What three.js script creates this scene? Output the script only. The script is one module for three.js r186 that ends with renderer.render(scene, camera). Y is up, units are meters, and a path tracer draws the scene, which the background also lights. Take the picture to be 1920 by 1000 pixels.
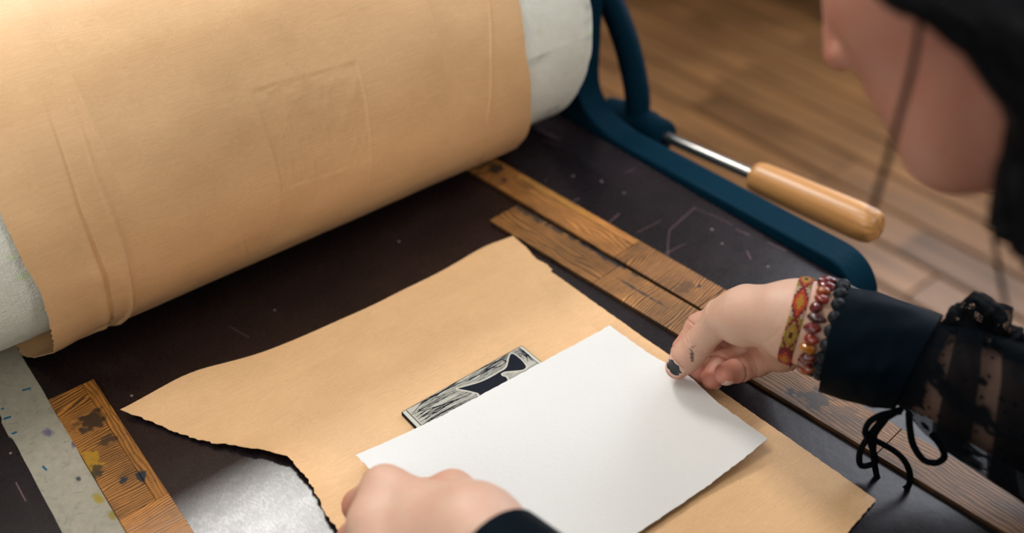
import * as THREE from 'three';
import { mergeGeometries } from 'three/addons/utils/BufferGeometryUtils.js';
import { RoundedBoxGeometry } from 'three/addons/geometries/RoundedBoxGeometry.js';
import { RectAreaLightUniformsLib } from 'three/addons/lights/RectAreaLightUniformsLib.js';

// ------------------------------------------------------------ camera, sky, daylight, exposure
RectAreaLightUniformsLib.init();
const scene = new THREE.Scene();
const camera = new THREE.PerspectiveCamera(2 * Math.atan(500 / 1900) * 180 / Math.PI, 1.92, 0.05, 60);
camera.position.set(-0.3762, 1.3949, 0.5035);
camera.up.set(0.399, 0.7851, -0.4737);
camera.lookAt(0.0941, 0.7763, -0.1259);
camera.focus = 0.665;
camera.userData.fStop = 3.0;
scene.background = new THREE.Color(0.86, 0.93, 1.0);
scene.backgroundIntensity = 0.6;
const renderer = new THREE.WebGLRenderer({ antialias: true });
renderer.toneMapping = THREE.LinearToneMapping;
renderer.toneMappingExposure = 0.87;
renderer.shadowMap.enabled = true;
// daylight entering by the five windows: [x, y, z], facing, width, height, strength
function daylight(pos, dir, w, h, intensity, color = 0xfffcf7) {
  const l = new THREE.RectAreaLight(color, intensity, w, h);
  l.position.set(...pos); l.lookAt(pos[0] + dir[0], pos[1] + dir[1], pos[2] + dir[2]);
  l.castShadow = true;
  scene.add(l);
}
daylight([0.30, 3.55, -2.14], [0, 0, 1], 0.75, 0.8, 52);      // far wall
daylight([2.54, 2.45, -0.45], [-1, 0, 0], 1.5, 3.0, 4.8, 0xeef3ff);     // right wall
daylight([-2.94, 2.9, 1.2], [1, 0, 0], 2.0, 1.6, 3.6);       // left wall
daylight([-1.1, 3.0, 3.14], [0, 0, -1], 2.0, 1.6, 3.3);      // behind the bench
daylight([1.5, 3.0, 3.14], [0, 0, -1], 1.6, 1.6, 6.9);       // behind the bench, right

// ------------------------------------------------------------ helpers
const Y0 = 0.9;                                             // height of the press bed
let seed = 7;
const rnd = () => { seed = (seed * 1664525 + 1013904223) >>> 0; return seed / 4294967296; };
const R = (a, b) => a + (b - a) * rnd();
const clamp = (v, a = 0, b = 1) => Math.min(b, Math.max(a, v));
const lerp = (a, b, t) => a + (b - a) * t;
const sstep = (a, b, v) => { const t = clamp((v - a) / (b - a)); return t * t * (3 - 2 * t); };
function hash(x, y, z = 0) { let h = (x * 374761393 + y * 668265263 + z * 2147483647) | 0; h = Math.imul(h ^ (h >>> 13), 1274126177); h ^= h >>> 16; return (h >>> 0) / 4294967296; }
function noise(x, y, z = 0) {
  const i = Math.floor(x), j = Math.floor(y), fx = x - i, fy = y - j, u = fx * fx * (3 - 2 * fx), v = fy * fy * (3 - 2 * fy);
  return lerp(lerp(hash(i, j, z), hash(i + 1, j, z), u), lerp(hash(i, j + 1, z), hash(i + 1, j + 1, z), u), v);
}
function noise3(x, y, z) { const k = Math.floor(z), f = z - k, w = f * f * (3 - 2 * f); return lerp(noise(x, y, k), noise(x, y, k + 1), w); }
function fbm(x, y, o = 4, z = 0) { let s = 0, a = 0.5, n = 0; for (let i = 0; i < o; i++) { s += a * noise(x, y, z + i * 17); n += a; a *= 0.5; x *= 2.03; y *= 2.03; } return s / n; }
const table = (t) => (v) => {                                // piecewise linear function from [[x, y], ...]
  if (v <= t[0][0]) return t[0][1];
  for (let i = 1; i < t.length; i++) if (v <= t[i][0]) return lerp(t[i - 1][1], t[i][1], (v - t[i - 1][0]) / (t[i][0] - t[i - 1][0]));
  return t[t.length - 1][1];
};
function tex(w, h, fn, { color = true, rx = 1, ry = 1 } = {}) {
  const d = new Uint8Array(w * h * 4);
  for (let j = 0; j < h; j++) for (let i = 0; i < w; i++) {
    const c = fn(i / w, j / h, i, j), k = (j * w + i) * 4;
    if (typeof c === 'number') { d[k] = d[k + 1] = d[k + 2] = clamp(c) * 255; } else { d[k] = clamp(c[0], 0, 255); d[k + 1] = clamp(c[1], 0, 255); d[k + 2] = clamp(c[2], 0, 255); }
    d[k + 3] = 255;
  }
  const t = new THREE.DataTexture(d, w, h, THREE.RGBAFormat);
  t.magFilter = THREE.LinearFilter; t.minFilter = THREE.LinearFilter; t.wrapS = t.wrapT = THREE.RepeatWrapping;
  t.repeat.set(rx, ry);
  if (color) t.colorSpace = THREE.SRGBColorSpace;
  t.needsUpdate = true;
  return t;
}
function canvasTex(w, h, draw, { color = true } = {}) {
  const c = document.createElement('canvas'); c.width = w; c.height = h; draw(c.getContext('2d'), w, h);
  const t = new THREE.CanvasTexture(c); t.wrapS = t.wrapT = THREE.RepeatWrapping;
  if (color) t.colorSpace = THREE.SRGBColorSpace;
  return t;
}
const std = (o) => new THREE.MeshStandardMaterial(o);
const phys = (o) => new THREE.MeshPhysicalMaterial(o);
const lin = (r, g, b) => new THREE.Color().setRGB(r, g, b);

const used = {};
function numbered(n) { used[n] = (used[n] || 0) + 1; return used[n] === 1 ? n : n + '_' + String(used[n] - 1).padStart(3, '0'); }
function mesh(name, geo, mat, parent) { const m = new THREE.Mesh(geo, mat); m.name = name; m.castShadow = m.receiveShadow = true; if (parent) parent.add(m); return m; }
function thing(name, label, category, base, group) {
  const o = new THREE.Group(); o.name = numbered(name); o.position.set(...base); o.userData = { label, category };
  if (group) o.userData.group = group;
  scene.add(o); return o;
}
// a part whose geometry is given in world coordinates, under a thing at its base
function part(name, geo, mat, parent) {
  const p = parent.position; let root = parent, q = p.clone();
  while (root.parent && root.parent !== scene) { root = root.parent; q.add(root.position); }
  geo.translate(-q.x, -q.y, -q.z);
  return mesh(name, geo, mat, parent);
}
function single(name, geo, mat, label, category, group) {
  geo.computeBoundingBox(); const b = geo.boundingBox, c = [(b.min.x + b.max.x) / 2, b.min.y, (b.min.z + b.max.z) / 2];
  geo.translate(-c[0], -c[1], -c[2]);
  const m = mesh(numbered(name), geo, mat, scene); m.position.set(...c); m.userData = { label, category };
  if (group) m.userData.group = group;
  return m;
}
function structure(name, geo, mat) { const m = mesh(name, geo, mat, scene); m.userData = { kind: 'structure' }; return m; }
const box = (x0, x1, y0, y1, z0, z1) => { const g = new THREE.BoxGeometry(x1 - x0, y1 - y0, z1 - z0); g.translate((x0 + x1) / 2, (y0 + y1) / 2, (z0 + z1) / 2); return g; };
function rbox(x0, x1, y0, y1, z0, z1, r, s = 2) { const g = new RoundedBoxGeometry(x1 - x0, y1 - y0, z1 - z0, s, r); g.translate((x0 + x1) / 2, (y0 + y1) / 2, (z0 + z1) / 2); return g; }
// uv in metres from the position, by the main direction of the normal
function worldUV(g, s = 1) {
  const p = g.attributes.position, n = g.attributes.normal, uv = new Float32Array(p.count * 2);
  for (let i = 0; i < p.count; i++) {
    const ax = Math.abs(n.getX(i)), ay = Math.abs(n.getY(i)), az = Math.abs(n.getZ(i));
    const [a, b] = ay >= ax && ay >= az ? [p.getX(i), p.getZ(i)] : ax >= az ? [p.getZ(i), p.getY(i)] : [p.getX(i), p.getY(i)];
    uv[i * 2] = a / s; uv[i * 2 + 1] = b / s;
  }
  g.setAttribute('uv', new THREE.BufferAttribute(uv, 2)); return g;
}
// closed sheet of paper: fn(s, t) -> [x, y, z, u, v] is its upper face
function sheet(nu, nv, fn, thick, wrap = false) {
  const pos = [], uv = [], idx = [], N = (nu + 1) * (nv + 1), top = [];
  for (let j = 0; j <= nv; j++) for (let i = 0; i <= nu; i++) { const q = fn(i / nu, j / nv); top.push(q); pos.push(q[0], q[1], q[2]); uv.push(q[3], q[4]); }
  const at = (i, j) => top[clamp(j, 0, nv) * (nu + 1) + clamp(i, 0, nu)];
  const V = (a) => new THREE.Vector3(a[0], a[1], a[2]);
  for (let j = 0; j <= nv; j++) for (let i = 0; i <= nu; i++) {
    const n = V(at(i + 1, j)).sub(V(at(i - 1, j))).cross(V(at(i, j + 1)).sub(V(at(i, j - 1)))).normalize().multiplyScalar(thick), q = at(i, j);
    pos.push(q[0] + n.x, q[1] + n.y, q[2] + n.z); uv.push(q[3], q[4]);
  }
  const row = nu + 1;
  for (let j = 0; j < nv; j++) for (let i = 0; i < nu; i++) {
    const a = j * row + i, b = a + 1, c = a + row, d = c + 1;
    idx.push(a, c, b, b, c, d); idx.push(a + N, b + N, c + N, b + N, d + N, c + N);
  }
  const g = new THREE.BufferGeometry();
  g.setAttribute('position', new THREE.Float32BufferAttribute(pos, 3)); g.setAttribute('uv', new THREE.Float32BufferAttribute(uv, 2)); g.setIndex(idx); g.computeVertexNormals();
  // rim with vertices of its own so that the edge stays crisp
  const rim = [], rp = [], ru = [];
  for (let i = 0; i < nu; i++) { rim.push([i, i + 1]); rim.push([nv * row + i + 1, nv * row + i]); }
  for (let j = 0; j < nv; j++) { rim.push([(j + 1) * row, j * row]); rim.push([j * row + nu, (j + 1) * row + nu]); }
  for (const [a, b] of rim) for (const k of [a, b, a + N, b, b + N, a + N]) { rp.push(pos[k * 3], pos[k * 3 + 1], pos[k * 3 + 2]); ru.push(uv[k * 2], uv[k * 2 + 1]); }
  const r = new THREE.BufferGeometry();
  r.setAttribute('position', new THREE.Float32BufferAttribute(rp, 3)); r.setAttribute('uv', new THREE.Float32BufferAttribute(ru, 2)); r.computeVertexNormals();
  return mergeGeometries([g.toNonIndexed(), r]);
}
// open or closed grid surface
function gridSurf(nu, nv, fn) {
  const pos = [], uv = [], idx = [];
  for (let j = 0; j <= nv; j++) for (let i = 0; i <= nu; i++) { const q = fn(i / nu, j / nv); pos.push(q[0], q[1], q[2]); uv.push(q[3] ?? i / nu, q[4] ?? j / nv); }
  for (let j = 0; j < nv; j++) for (let i = 0; i < nu; i++) { const a = j * (nu + 1) + i, b = a + 1, c = a + nu + 1, d = c + 1; idx.push(a, b, c, b, d, c); }
  const g = new THREE.BufferGeometry();
  g.setAttribute('position', new THREE.Float32BufferAttribute(pos, 3)); g.setAttribute('uv', new THREE.Float32BufferAttribute(uv, 2)); g.setIndex(idx); g.computeVertexNormals();
  return g;
}
const tube = (pts, r, seg = 60, rad = 8, closed = false) => new THREE.TubeGeometry(new THREE.CatmullRomCurve3(pts.map(p => new THREE.Vector3(...p)), closed), seg, r, rad, closed);

// ------------------------------------------------------------ surfaces
const kraftMap = tex(1024, 1024, (u, v, i, j) => {
  const cloud = fbm(u * 9, v * 9, 4, 3) - 0.5, fib = noise(i * 0.06 + 9 * noise(i * .02, j * .02, 5), j * 0.35, 8) - 0.5, gr = hash(i, j, 2) - 0.5;
  const k = cloud * 15 + fib * 9 + gr * 9;
  let fl = 0; if (noise(i * 0.21, j * 0.33, 31) > 0.945) fl = -13; if (noise(i * 0.4, j * 0.16, 37) > 0.95) fl = 12;
  return [219 + k + fl, 178 + k * 0.95 + fl, 130 + k * 0.85 + fl];
}, { rx: 4, ry: 4 });
const kraftBump = tex(512, 512, (u, v, i, j) => 0.5 + 0.5 * (fbm(u * 60, v * 60, 3, 11) - 0.5) + 0.12 * (hash(i, j, 4) - 0.5), { color: false, rx: 4, ry: 4 });
const M = {};
M.kraft = std({ map: kraftMap, bumpMap: kraftBump, bumpScale: 0.00013, roughness: 0.52, side: THREE.DoubleSide });
M.white = std({ color: lin(0.70, 0.715, 0.71), roughness: 0.9, bumpMap: tex(512, 512, (u, v, i, j) => fbm(u * 90, v * 90, 3, 6), { color: false, rx: 6, ry: 6 }), bumpScale: 0.00012, side: THREE.DoubleSide });
const castBump = tex(512, 512, (u, v, i, j) => 0.7 * fbm(u * 40, v * 40, 4, 21) + 0.3 * hash(i, j, 9), { color: false, rx: 6, ry: 6 });
M.blue = phys({ color: lin(0.002, 0.022, 0.042), roughness: 0.45, specularIntensity: 0.05, bumpMap: castBump, bumpScale: 0.0004 });
M.steel = std({ color: lin(0.42, 0.41, 0.39), metalness: 1, roughness: 0.34 });
M.iron = std({ color: lin(0.04, 0.045, 0.05), metalness: 0.6, roughness: 0.5 });
M.plaster = std({ color: lin(0.17, 0.15, 0.135), roughness: 0.95 });
M.ceiling = std({ color: lin(0.5, 0.49, 0.47), roughness: 0.95 });
M.frameWhite = std({ color: lin(0.75, 0.74, 0.71), roughness: 0.5 });
M.glass = phys({ color: 0xffffff, transmission: 1, thickness: 0, roughness: 0, ior: 1.45 });
M.black = phys({ color: lin(0.004, 0.006, 0.009), roughness: 0.7, specularIntensity: 0.3 });

// ------------------------------------------------------------ the room
const RX0 = -3, RX1 = 2.6, RZ0 = -2.2, RZ1 = 3.2, RH = 4.2, T = 0.2;
const woodFloor = [0, 1, 2, 3].map(k => tex(512, 512, (u, v, i, j) => {
  const g = fbm(u * 26 + 3 * fbm(u * 3, v * 2, 2, 60 + k), v * 2.2, 4, 50 + k * 9), s = noise(i * 0.5, j * 0.03, 70 + k);
  const t = 0.72 + 0.36 * (g - 0.5) + 0.14 * (s - 0.5) + 0.2 * (fbm(u * 3, v * 5, 3, 90 + k) - 0.5) + [0, 0.05, -0.05, 0.02][k];
  return [184 * t, 133 * t, 86 * t];
}, {}));
const floorMats = woodFloor.map(t => std({ map: t, roughness: 0.34 }));
const floor = structure('floor', box(RX0, RX1, -0.12, -0.022, RZ0, RZ1), std({ color: lin(0.02, 0.014, 0.01), roughness: 0.9 }));
{
  const PW = 0.125, gap = 0.013, lens = [1.5, 1.9, 2.2];
  const geos = lens.map(L => floorMats.map((m, k) => {
    const g = new RoundedBoxGeometry(PW - gap, 0.022, L - 0.004, 1, 0.003); g.translate(0, -0.011, 0);
    const p = g.attributes.position, uv = new Float32Array(p.count * 2);
    for (let i = 0; i < p.count; i++) { uv[2 * i] = p.getX(i) / 0.5 + 0.23 * k; uv[2 * i + 1] = p.getZ(i) / 1.1 + 0.37 * k; }
    g.setAttribute('uv', new THREE.BufferAttribute(uv, 2)); return g;
  }));
  for (let x = RX0 + PW / 2; x < RX1 - PW / 2 + 0.01; x += PW) {
    let z = RZ0;
    while (z < RZ1 - 0.05) {
      let k = Math.floor(rnd() * 3); if (z + lens[k] > RZ1 - 0.2) k = lens.findIndex(l => z + l <= RZ1 + 0.001) < 0 ? -1 : lens.reduce((b, l, q) => z + l <= RZ1 ? q : b, -1);
      if (k < 0) { const rem = RZ1 - z; if (rem > 0.05) { const m = mesh('floorboard', geos[0][1], floorMats[1], floor); m.scale.z = (rem - 0.003) / (lens[0] - 0.004); m.position.set(x, 0, z + rem / 2); } z = RZ1; break; }
      const v = Math.floor(rnd() * 4), m = mesh('floorboard', geos[k][v], floorMats[v], floor);
      m.position.set(x, 0, z + lens[k] / 2); z += lens[k];
    }
  }
}
structure('ceiling', box(RX0 - T, RX1 + T, RH, RH + T, RZ0 - T, RZ1 + T), M.ceiling);
// walls with an opening: [a0, a1] along the wall, [y0, y1] in height
function wall(name, axis, at, sgn, s0, s1, a0, a1, y0, y1) {
  const b = (p0, p1, q0, q1) => axis === 'z' ? box(p0, p1, q0, q1, Math.min(at, at + sgn * T), Math.max(at, at + sgn * T)) : box(Math.min(at, at + sgn * T), Math.max(at, at + sgn * T), q0, q1, p0, p1);
  structure(name, mergeGeometries([b(s0, a0, -0.12, RH), b(a1, s1, -0.12, RH), b(a0, a1, -0.12, y0), b(a0, a1, y1, RH)]), M.plaster);
}
wall('wall_back', 'z', RZ0, -1, RX0 - T, RX1 + T, -0.12, 0.72, 3.10, 4.00);
wall('wall_front', 'z', RZ1, 1, RX0 - T, 0.35, -2.15, -0.05, 2.15, 3.85);
wall('wall_front_right', 'z', RZ1, 1, 0.35, RX1 + T, 0.65, 2.35, 2.15, 3.85);
wall('wall_right', 'x', RX1, 1, RZ0, RZ1, -1.25, 0.35, 0.9, 4.0);
wall('wall_left', 'x', RX0, -1, RZ0, RZ1, 0.15, 2.25, 2.05, 3.75);
function windowUnit(n, axis, at, sgn, a0, a1, y0, y1) {
  const w = new THREE.Group(); w.name = 'window_' + n; w.userData = { kind: 'structure' }; scene.add(w);
  const b = (p0, p1, q0, q1, d0, d1) => { const [e0, e1] = [at + sgn * d0, at + sgn * d1].sort((x, y) => x - y); return axis === 'z' ? box(p0, p1, q0, q1, e0, e1) : box(e0, e1, q0, q1, p0, p1); };
  const f = 0.05;
  mesh('window_frame', mergeGeometries([b(a0, a0 + f, y0, y1, .08, .14), b(a1 - f, a1, y0, y1, .08, .14), b(a0 + f, a1 - f, y0, y0 + f, .08, .14), b(a0 + f, a1 - f, y1 - f, y1, .08, .14)]), M.frameWhite, w);
  const mid = (a0 + a1) / 2, tr = lerp(y0, y1, 0.62);
  mesh('mullion', b(mid - 0.025, mid + 0.025, y0 + f, y1 - f, .085, .135), M.frameWhite, w);
  mesh('transom', b(a0 + f, mid - 0.025, tr - .025, tr + .025, .085, .135), M.frameWhite, w);
  mesh('transom', b(mid + 0.025, a1 - f, tr - .025, tr + .025, .085, .135), M.frameWhite, w);
  for (const [p, q] of [[a0 + f, mid - .025], [mid + .025, a1 - f]]) for (const [r, s] of [[y0 + f, tr - .025], [tr + .025, y1 - f]]) mesh('pane', b(p, q, r, s, .108, .112), M.glass, w);
  mesh('window_sill', b(a0 - 0.03, a1 + 0.03, y0 - 0.03, y0, -0.04, 0.08), M.frameWhite, w);
}
windowUnit(1, 'z', RZ0, -1, -0.12, 0.72, 3.10, 4.00);
windowUnit(2, 'x', RX1, 1, -1.25, 0.35, 0.9, 4.0);
windowUnit(3, 'x', RX0, -1, 0.15, 2.25, 2.05, 3.75);
windowUnit(4, 'z', RZ1, 1, -2.15, -0.05, 2.15, 3.85);
windowUnit(5, 'z', RZ1, 1, 0.65, 2.35, 2.15, 3.85);

// flat lamp hung from the ceiling above the press
{
  const L = [-1.0, 3.5, -0.5], W = 1.5, D = 0.8;
  const t = thing('ceiling_lamp', 'flat white lamp panel hung below the ceiling on wires', 'lamp', [L[0], L[1], L[2]]);
  mesh('housing', new THREE.BoxGeometry(W + 0.04, 0.05, D + 0.04).translate(0, 0.027, 0), M.frameWhite, t);
  mesh('diffuser', new THREE.BoxGeometry(W, 0.006, D), std({ color: lin(0.8, 0.8, 0.78), emissive: lin(1, 0.96, 0.9), emissiveIntensity: 2 }), t);
  for (const [x, z] of [[-0.6, 0], [0.6, 0]]) mesh('wire', new THREE.CylinderGeometry(0.003, 0.003, RH - L[1] - 0.05, 8).translate(x, 0.052 + (RH - L[1] - 0.052) / 2, z), M.frameWhite, t);
  const l = new THREE.RectAreaLight(0xfff9f0, 5.8, W, D);
  l.position.set(L[0], L[1] - 0.012, L[2]); l.lookAt(L[0], 0, L[2] - 0.0001); l.castShadow = true; scene.add(l);
}

// ------------------------------------------------------------ the press
const press = thing('printing_press', 'dark blue cast iron cylinder printing press with a dark purple bed', 'printing press', [-0.12, 0, -0.2]);
const ROLL = { z: -0.196, y: Y0 + 0.124, r: 0.120 };
{
  // bed: dark purple lacquered board with fine scratches and specks
  const BX0 = -0.44, BX1 = 0.1855, BZ0 = -1.0, BZ1 = 0.56;
  const toC = ([x, z], w, h) => [(x - BX0) / (BX1 - BX0) * w, (z - BZ0) / (BZ1 - BZ0) * h];
  const scr = [
    [[0.1673, 0.0363], [0.1285, 0.0454], [0.1135, 0.0593], [0.0973, 0.0749]], [[0.0948, 0.0656], [0.1251, 0.0663]], [[0.1673, 0.0363], [0.1716, 0.0583], [0.1734, 0.0727]], [[0.1065, 0.0307], [0.1329, 0.0304]],
    [[0.0977, 0.0055], [0.1134, 0.0008]], [[0.0897, -0.037], [0.1035, -0.0369]], [[0.1481, -0.1481], [0.1535, -0.1216]], [[0.1407, -0.1327], [0.1442, -0.1121]], [[0.1618, -0.0411], [0.1714, -0.0409]],
    [[-0.1468, -0.0303], [-0.1398, -0.0054]], [[-0.2051, -0.079], [-0.1999, -0.0579]], [[-0.3763, -0.0285], [-0.3762, -0.0094]], [[0.1559, 0.1044], [0.1501, 0.114]], [[0.1769, 0.1082], [0.18, 0.1247]], [[0.171, 0.0795], [0.1728, 0.0916]],
    [[0.0683, 0.2521], [0.0684, 0.2591]], [[-0.2839, -0.0203], [-0.282, -0.0088]]];
  const specks = [[0.1479, 0.0856], [0.0991, -0.0777], [0.1375, -0.0185], [-0.2118, -0.034], [-0.1703, -0.0737], [-0.0505, -0.0859], [-0.2895, -0.0559], [0.1351, -0.0447], [0.153, 0.1289], [0.1218, -0.0673], [-0.3457, -0.1173], [-0.3714, -0.0559], [0.1561, 0.0669]];
  const bedMap = canvasTex(1024, 2048, (c, w, h) => {
    c.fillStyle = 'rgb(19,11,16)'; c.fillRect(0, 0, w, h);
    for (let i = 0; i < 2600; i++) { const a = R(0.02, 0.07), d = rnd() < 0.5; c.fillStyle = d ? `rgba(66,46,56,${a})` : `rgba(20,12,18,${a})`; c.beginPath(); c.ellipse(R(0, w), R(0, h), R(4, 50), R(4, 60), R(0, 3), 0, 7); c.fill(); }
    c.lineCap = 'round';
    for (const s of scr) { c.strokeStyle = `rgba(150,116,122,${R(0.55, 0.9)})`; c.lineWidth = R(0.9, 1.5); c.beginPath(); s.forEach((q, i) => { const [a, b] = toC(q, w, h); i ? c.lineTo(a + R(-1, 1), b + R(-1, 1)) : c.moveTo(a, b); }); c.stroke(); }
    for (let i = 0; i < 130; i++) { c.strokeStyle = `rgba(105,80,90,${R(0.05, 0.25)})`; c.lineWidth = R(0.5, 1); const a = R(0, w), b = R(0, h), t = R(0, 6.3), l = R(8, 60); c.beginPath(); c.moveTo(a, b); c.lineTo(a + l * Math.cos(t), b + l * Math.sin(t)); c.stroke(); }
    for (const q of specks) { const [a, b] = toC(q, w, h); c.fillStyle = 'rgba(190,165,165,0.85)'; c.beginPath(); c.arc(a, b, R(0.9, 1.7), 0, 7); c.fill(); }
    for (let i = 0; i < 160; i++) { c.fillStyle = `rgba(150,125,130,${R(0.1, 0.5)})`; c.beginPath(); c.arc(R(0, w), R(0, h), R(0.4, 0.9), 0, 7); c.fill(); }
  });
  bedMap.flipY = false;
  const g = rbox(BX0, BX1, Y0 - 0.04, Y0, BZ0, BZ1, 0.003);
  const p = g.attributes.position, uv = new Float32Array(p.count * 2);
  for (let i = 0; i < p.count; i++) { uv[2 * i] = (p.getX(i) - BX0) / (BX1 - BX0); uv[2 * i + 1] = (p.getZ(i) - BZ0) / (BZ1 - BZ0); }
  g.setAttribute('uv', new THREE.BufferAttribute(uv, 2));
  const rough = tex(1024, 1024, (u, v, i, j) => 0.29 + 0.05 * fbm(u * 40, v * 160, 3, 15) + 0.05 * hash(i, j, 3), { color: false });
  part('bed', g, phys({ map: bedMap, roughnessMap: rough, roughness: 0.82, ior: 1.58, bumpMap: tex(1024, 2048, (u, v, i, j) => fbm(u * 150, v * 380, 3, 44), { color: false }), bumpScale: 0.000035 }), press).userData.label = 'dark purple scratched press bed';

  // side frames: an upright that sweeps into a low rail with a rounded nose
  const sh = new THREE.Shape();
  const top = Y0 + 0.0065;
  sh.moveTo(-0.30, Y0 - 0.10); sh.lineTo(-0.30, Y0 + 0.16); sh.quadraticCurveTo(-0.29, Y0 + 0.20, -0.25, Y0 + 0.20); sh.lineTo(-0.165, Y0 + 0.20);
  sh.quadraticCurveTo(-0.136, Y0 + 0.20, -0.1365, Y0 + 0.165); sh.lineTo(-0.1405, Y0 + 0.045);
  sh.quadraticCurveTo(-0.140, top - 0.003, -0.082, top - 0.006); sh.lineTo(0.15, top);
  sh.absarc(0.1555, top - 0.033, 0.033, Math.PI / 2, -Math.PI / 3, true);
  sh.lineTo(0.14, Y0 - 0.10); sh.closePath();
  for (const x of [0.187, -0.47]) {
    const e = new THREE.ExtrudeGeometry(sh, { depth: 0.024, bevelEnabled: true, bevelThickness: 0.0022, bevelSize: 0.0022, bevelSegments: 2, curveSegments: 20 });
    e.rotateY(-Math.PI / 2); e.scale(-1, 1, 1); { const ix = e.index; const pa = e.attributes.position; if (!ix) for (let i = 0; i < pa.count; i += 3) for (const at of Object.values(e.attributes)) { const s = at.itemSize; for (let k = 0; k < s; k++) { const t = at.array[(i + 1) * s + k]; at.array[(i + 1) * s + k] = at.array[(i + 2) * s + k]; at.array[(i + 2) * s + k] = t; } } e.computeVertexNormals(); }
    e.translate(x + 0.0022, 0, 0); 
    part('side_frame', worldUV(e), M.blue, press);
  }
  // cylinder on its axle
  const cyl = new THREE.CylinderGeometry(0.1165, 0.1165, 0.575, 96); cyl.rotateZ(Math.PI / 2); cyl.translate(-0.1375, ROLL.y, ROLL.z);
  part('cylinder', cyl, M.iron, press);
  const axle = new THREE.CylinderGeometry(0.016, 0.016, 0.77, 32); axle.rotateZ(Math.PI / 2); axle.translate(-0.115, ROLL.y, ROLL.z);
  part('axle', axle, M.steel, press);
  // crank: boss on the axle, curved arm down to a socket, steel rod, turned wooden grip
  const CX = 0.252;
  const arm = tube([[CX, ROLL.y + 0.005, ROLL.z - 0.01], [CX, Y0 + 0.112, -0.186], [CX, Y0 + 0.090, -0.163], [CX, Y0 + 0.063, -0.1435], [CX, Y0 + 0.036, -0.131], [CX, Y0 + 0.008, -0.1225], [CX, Y0 - 0.022, -0.121]], 0.0125, 60, 20);
  const boss = new THREE.CylinderGeometry(0.026, 0.026, 0.04, 40); boss.rotateZ(Math.PI / 2); boss.translate(CX - 0.004, ROLL.y, ROLL.z);
  const crank = part('crank', mergeGeometries([arm, boss]), M.blue, press);
  const a = new THREE.Vector3(CX, Y0 - 0.0255, -0.165), b = new THREE.Vector3(CX + 0.001, Y0 + 0.004, 0.156), dir = b.clone().sub(a).normalize();
  const q = new THREE.Quaternion().setFromUnitVectors(new THREE.Vector3(0, 1, 0), dir), along = (t) => a.clone().addScaledVector(dir, t);
  const lathe = (prof, t0) => { const l = new THREE.LatheGeometry(prof.map(([r, y]) => new THREE.Vector2(r, y)), 40); l.applyQuaternion(q); const o = along(t0); l.translate(o.x, o.y, o.z); return l; };
  const socket = part('socket', lathe([[0, 0], [0.013, 0], [0.0165, 0.003], [0.0185, 0.025], [0.0185, 0.060], [0.0165, 0.066], [0.0165, 0.078], [0.0145, 0.084], [0, 0.085]], 0), M.blue, press);
  const rod = part('rod', lathe([[0, 0], [0.0055, 0], [0.0055, 0.125], [0, 0.125]], 0.08), M.steel, press); rod.userData.label = 'bare steel rod'; crank.add(socket);
  const gripMap = tex(512, 512, (u, v, i, j) => {
    const g = fbm(u * 34, v * 2.2 + 2 * fbm(u * 5, v * 1.3, 2, 4), 4, 14), st = sstep(0.56, 0.78, fbm(u * 4, v * 3.2, 4, 77));
    const t = 0.95 + 0.34 * (g - 0.5) - 0.34 * st + 0.05 * (hash(i, j, 1) - 0.5);
    return [214 * t, 155 * t, 92 * t];
  });
  const grip = part('grip', lathe([[0, 0], [0.010, 0.0002], [0.0132, 0.0025], [0.0142, 0.008], [0.0148, 0.03], [0.0152, 0.07], [0.0156, 0.11], [0.0152, 0.119], [0.0135, 0.125], [0.010, 0.1285], [0.0015, 0.130], [0.0012, 0.128], [0, 0.128]], 0.194), phys({ map: gripMap, roughness: 0.42, clearcoat: 0.35, clearcoatRoughness: 0.3 }), press); grip.userData.label = 'turned light wooden grip'; rod.add(grip);
  // stand under the bed
  const st = std({ color: lin(0.012, 0.03, 0.05), roughness: 0.5 });
  for (const [x, z] of [[-0.40, -0.9], [0.13, -0.9], [-0.40, 0.44], [0.13, 0.44]]) part('leg', rbox(x - 0.03, x + 0.03, 0.0, Y0 - 0.05, z - 0.03, z + 0.03, 0.005), st, press);
  part('apron', rbox(-0.42, 0.15, Y0 - 0.12, Y0 - 0.04, -0.95, 0.48, 0.004), st, press);
  part('shelf', rbox(-0.40, 0.13, 0.22, 0.25, -0.9, 0.44, 0.004), st, press);
}

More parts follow.
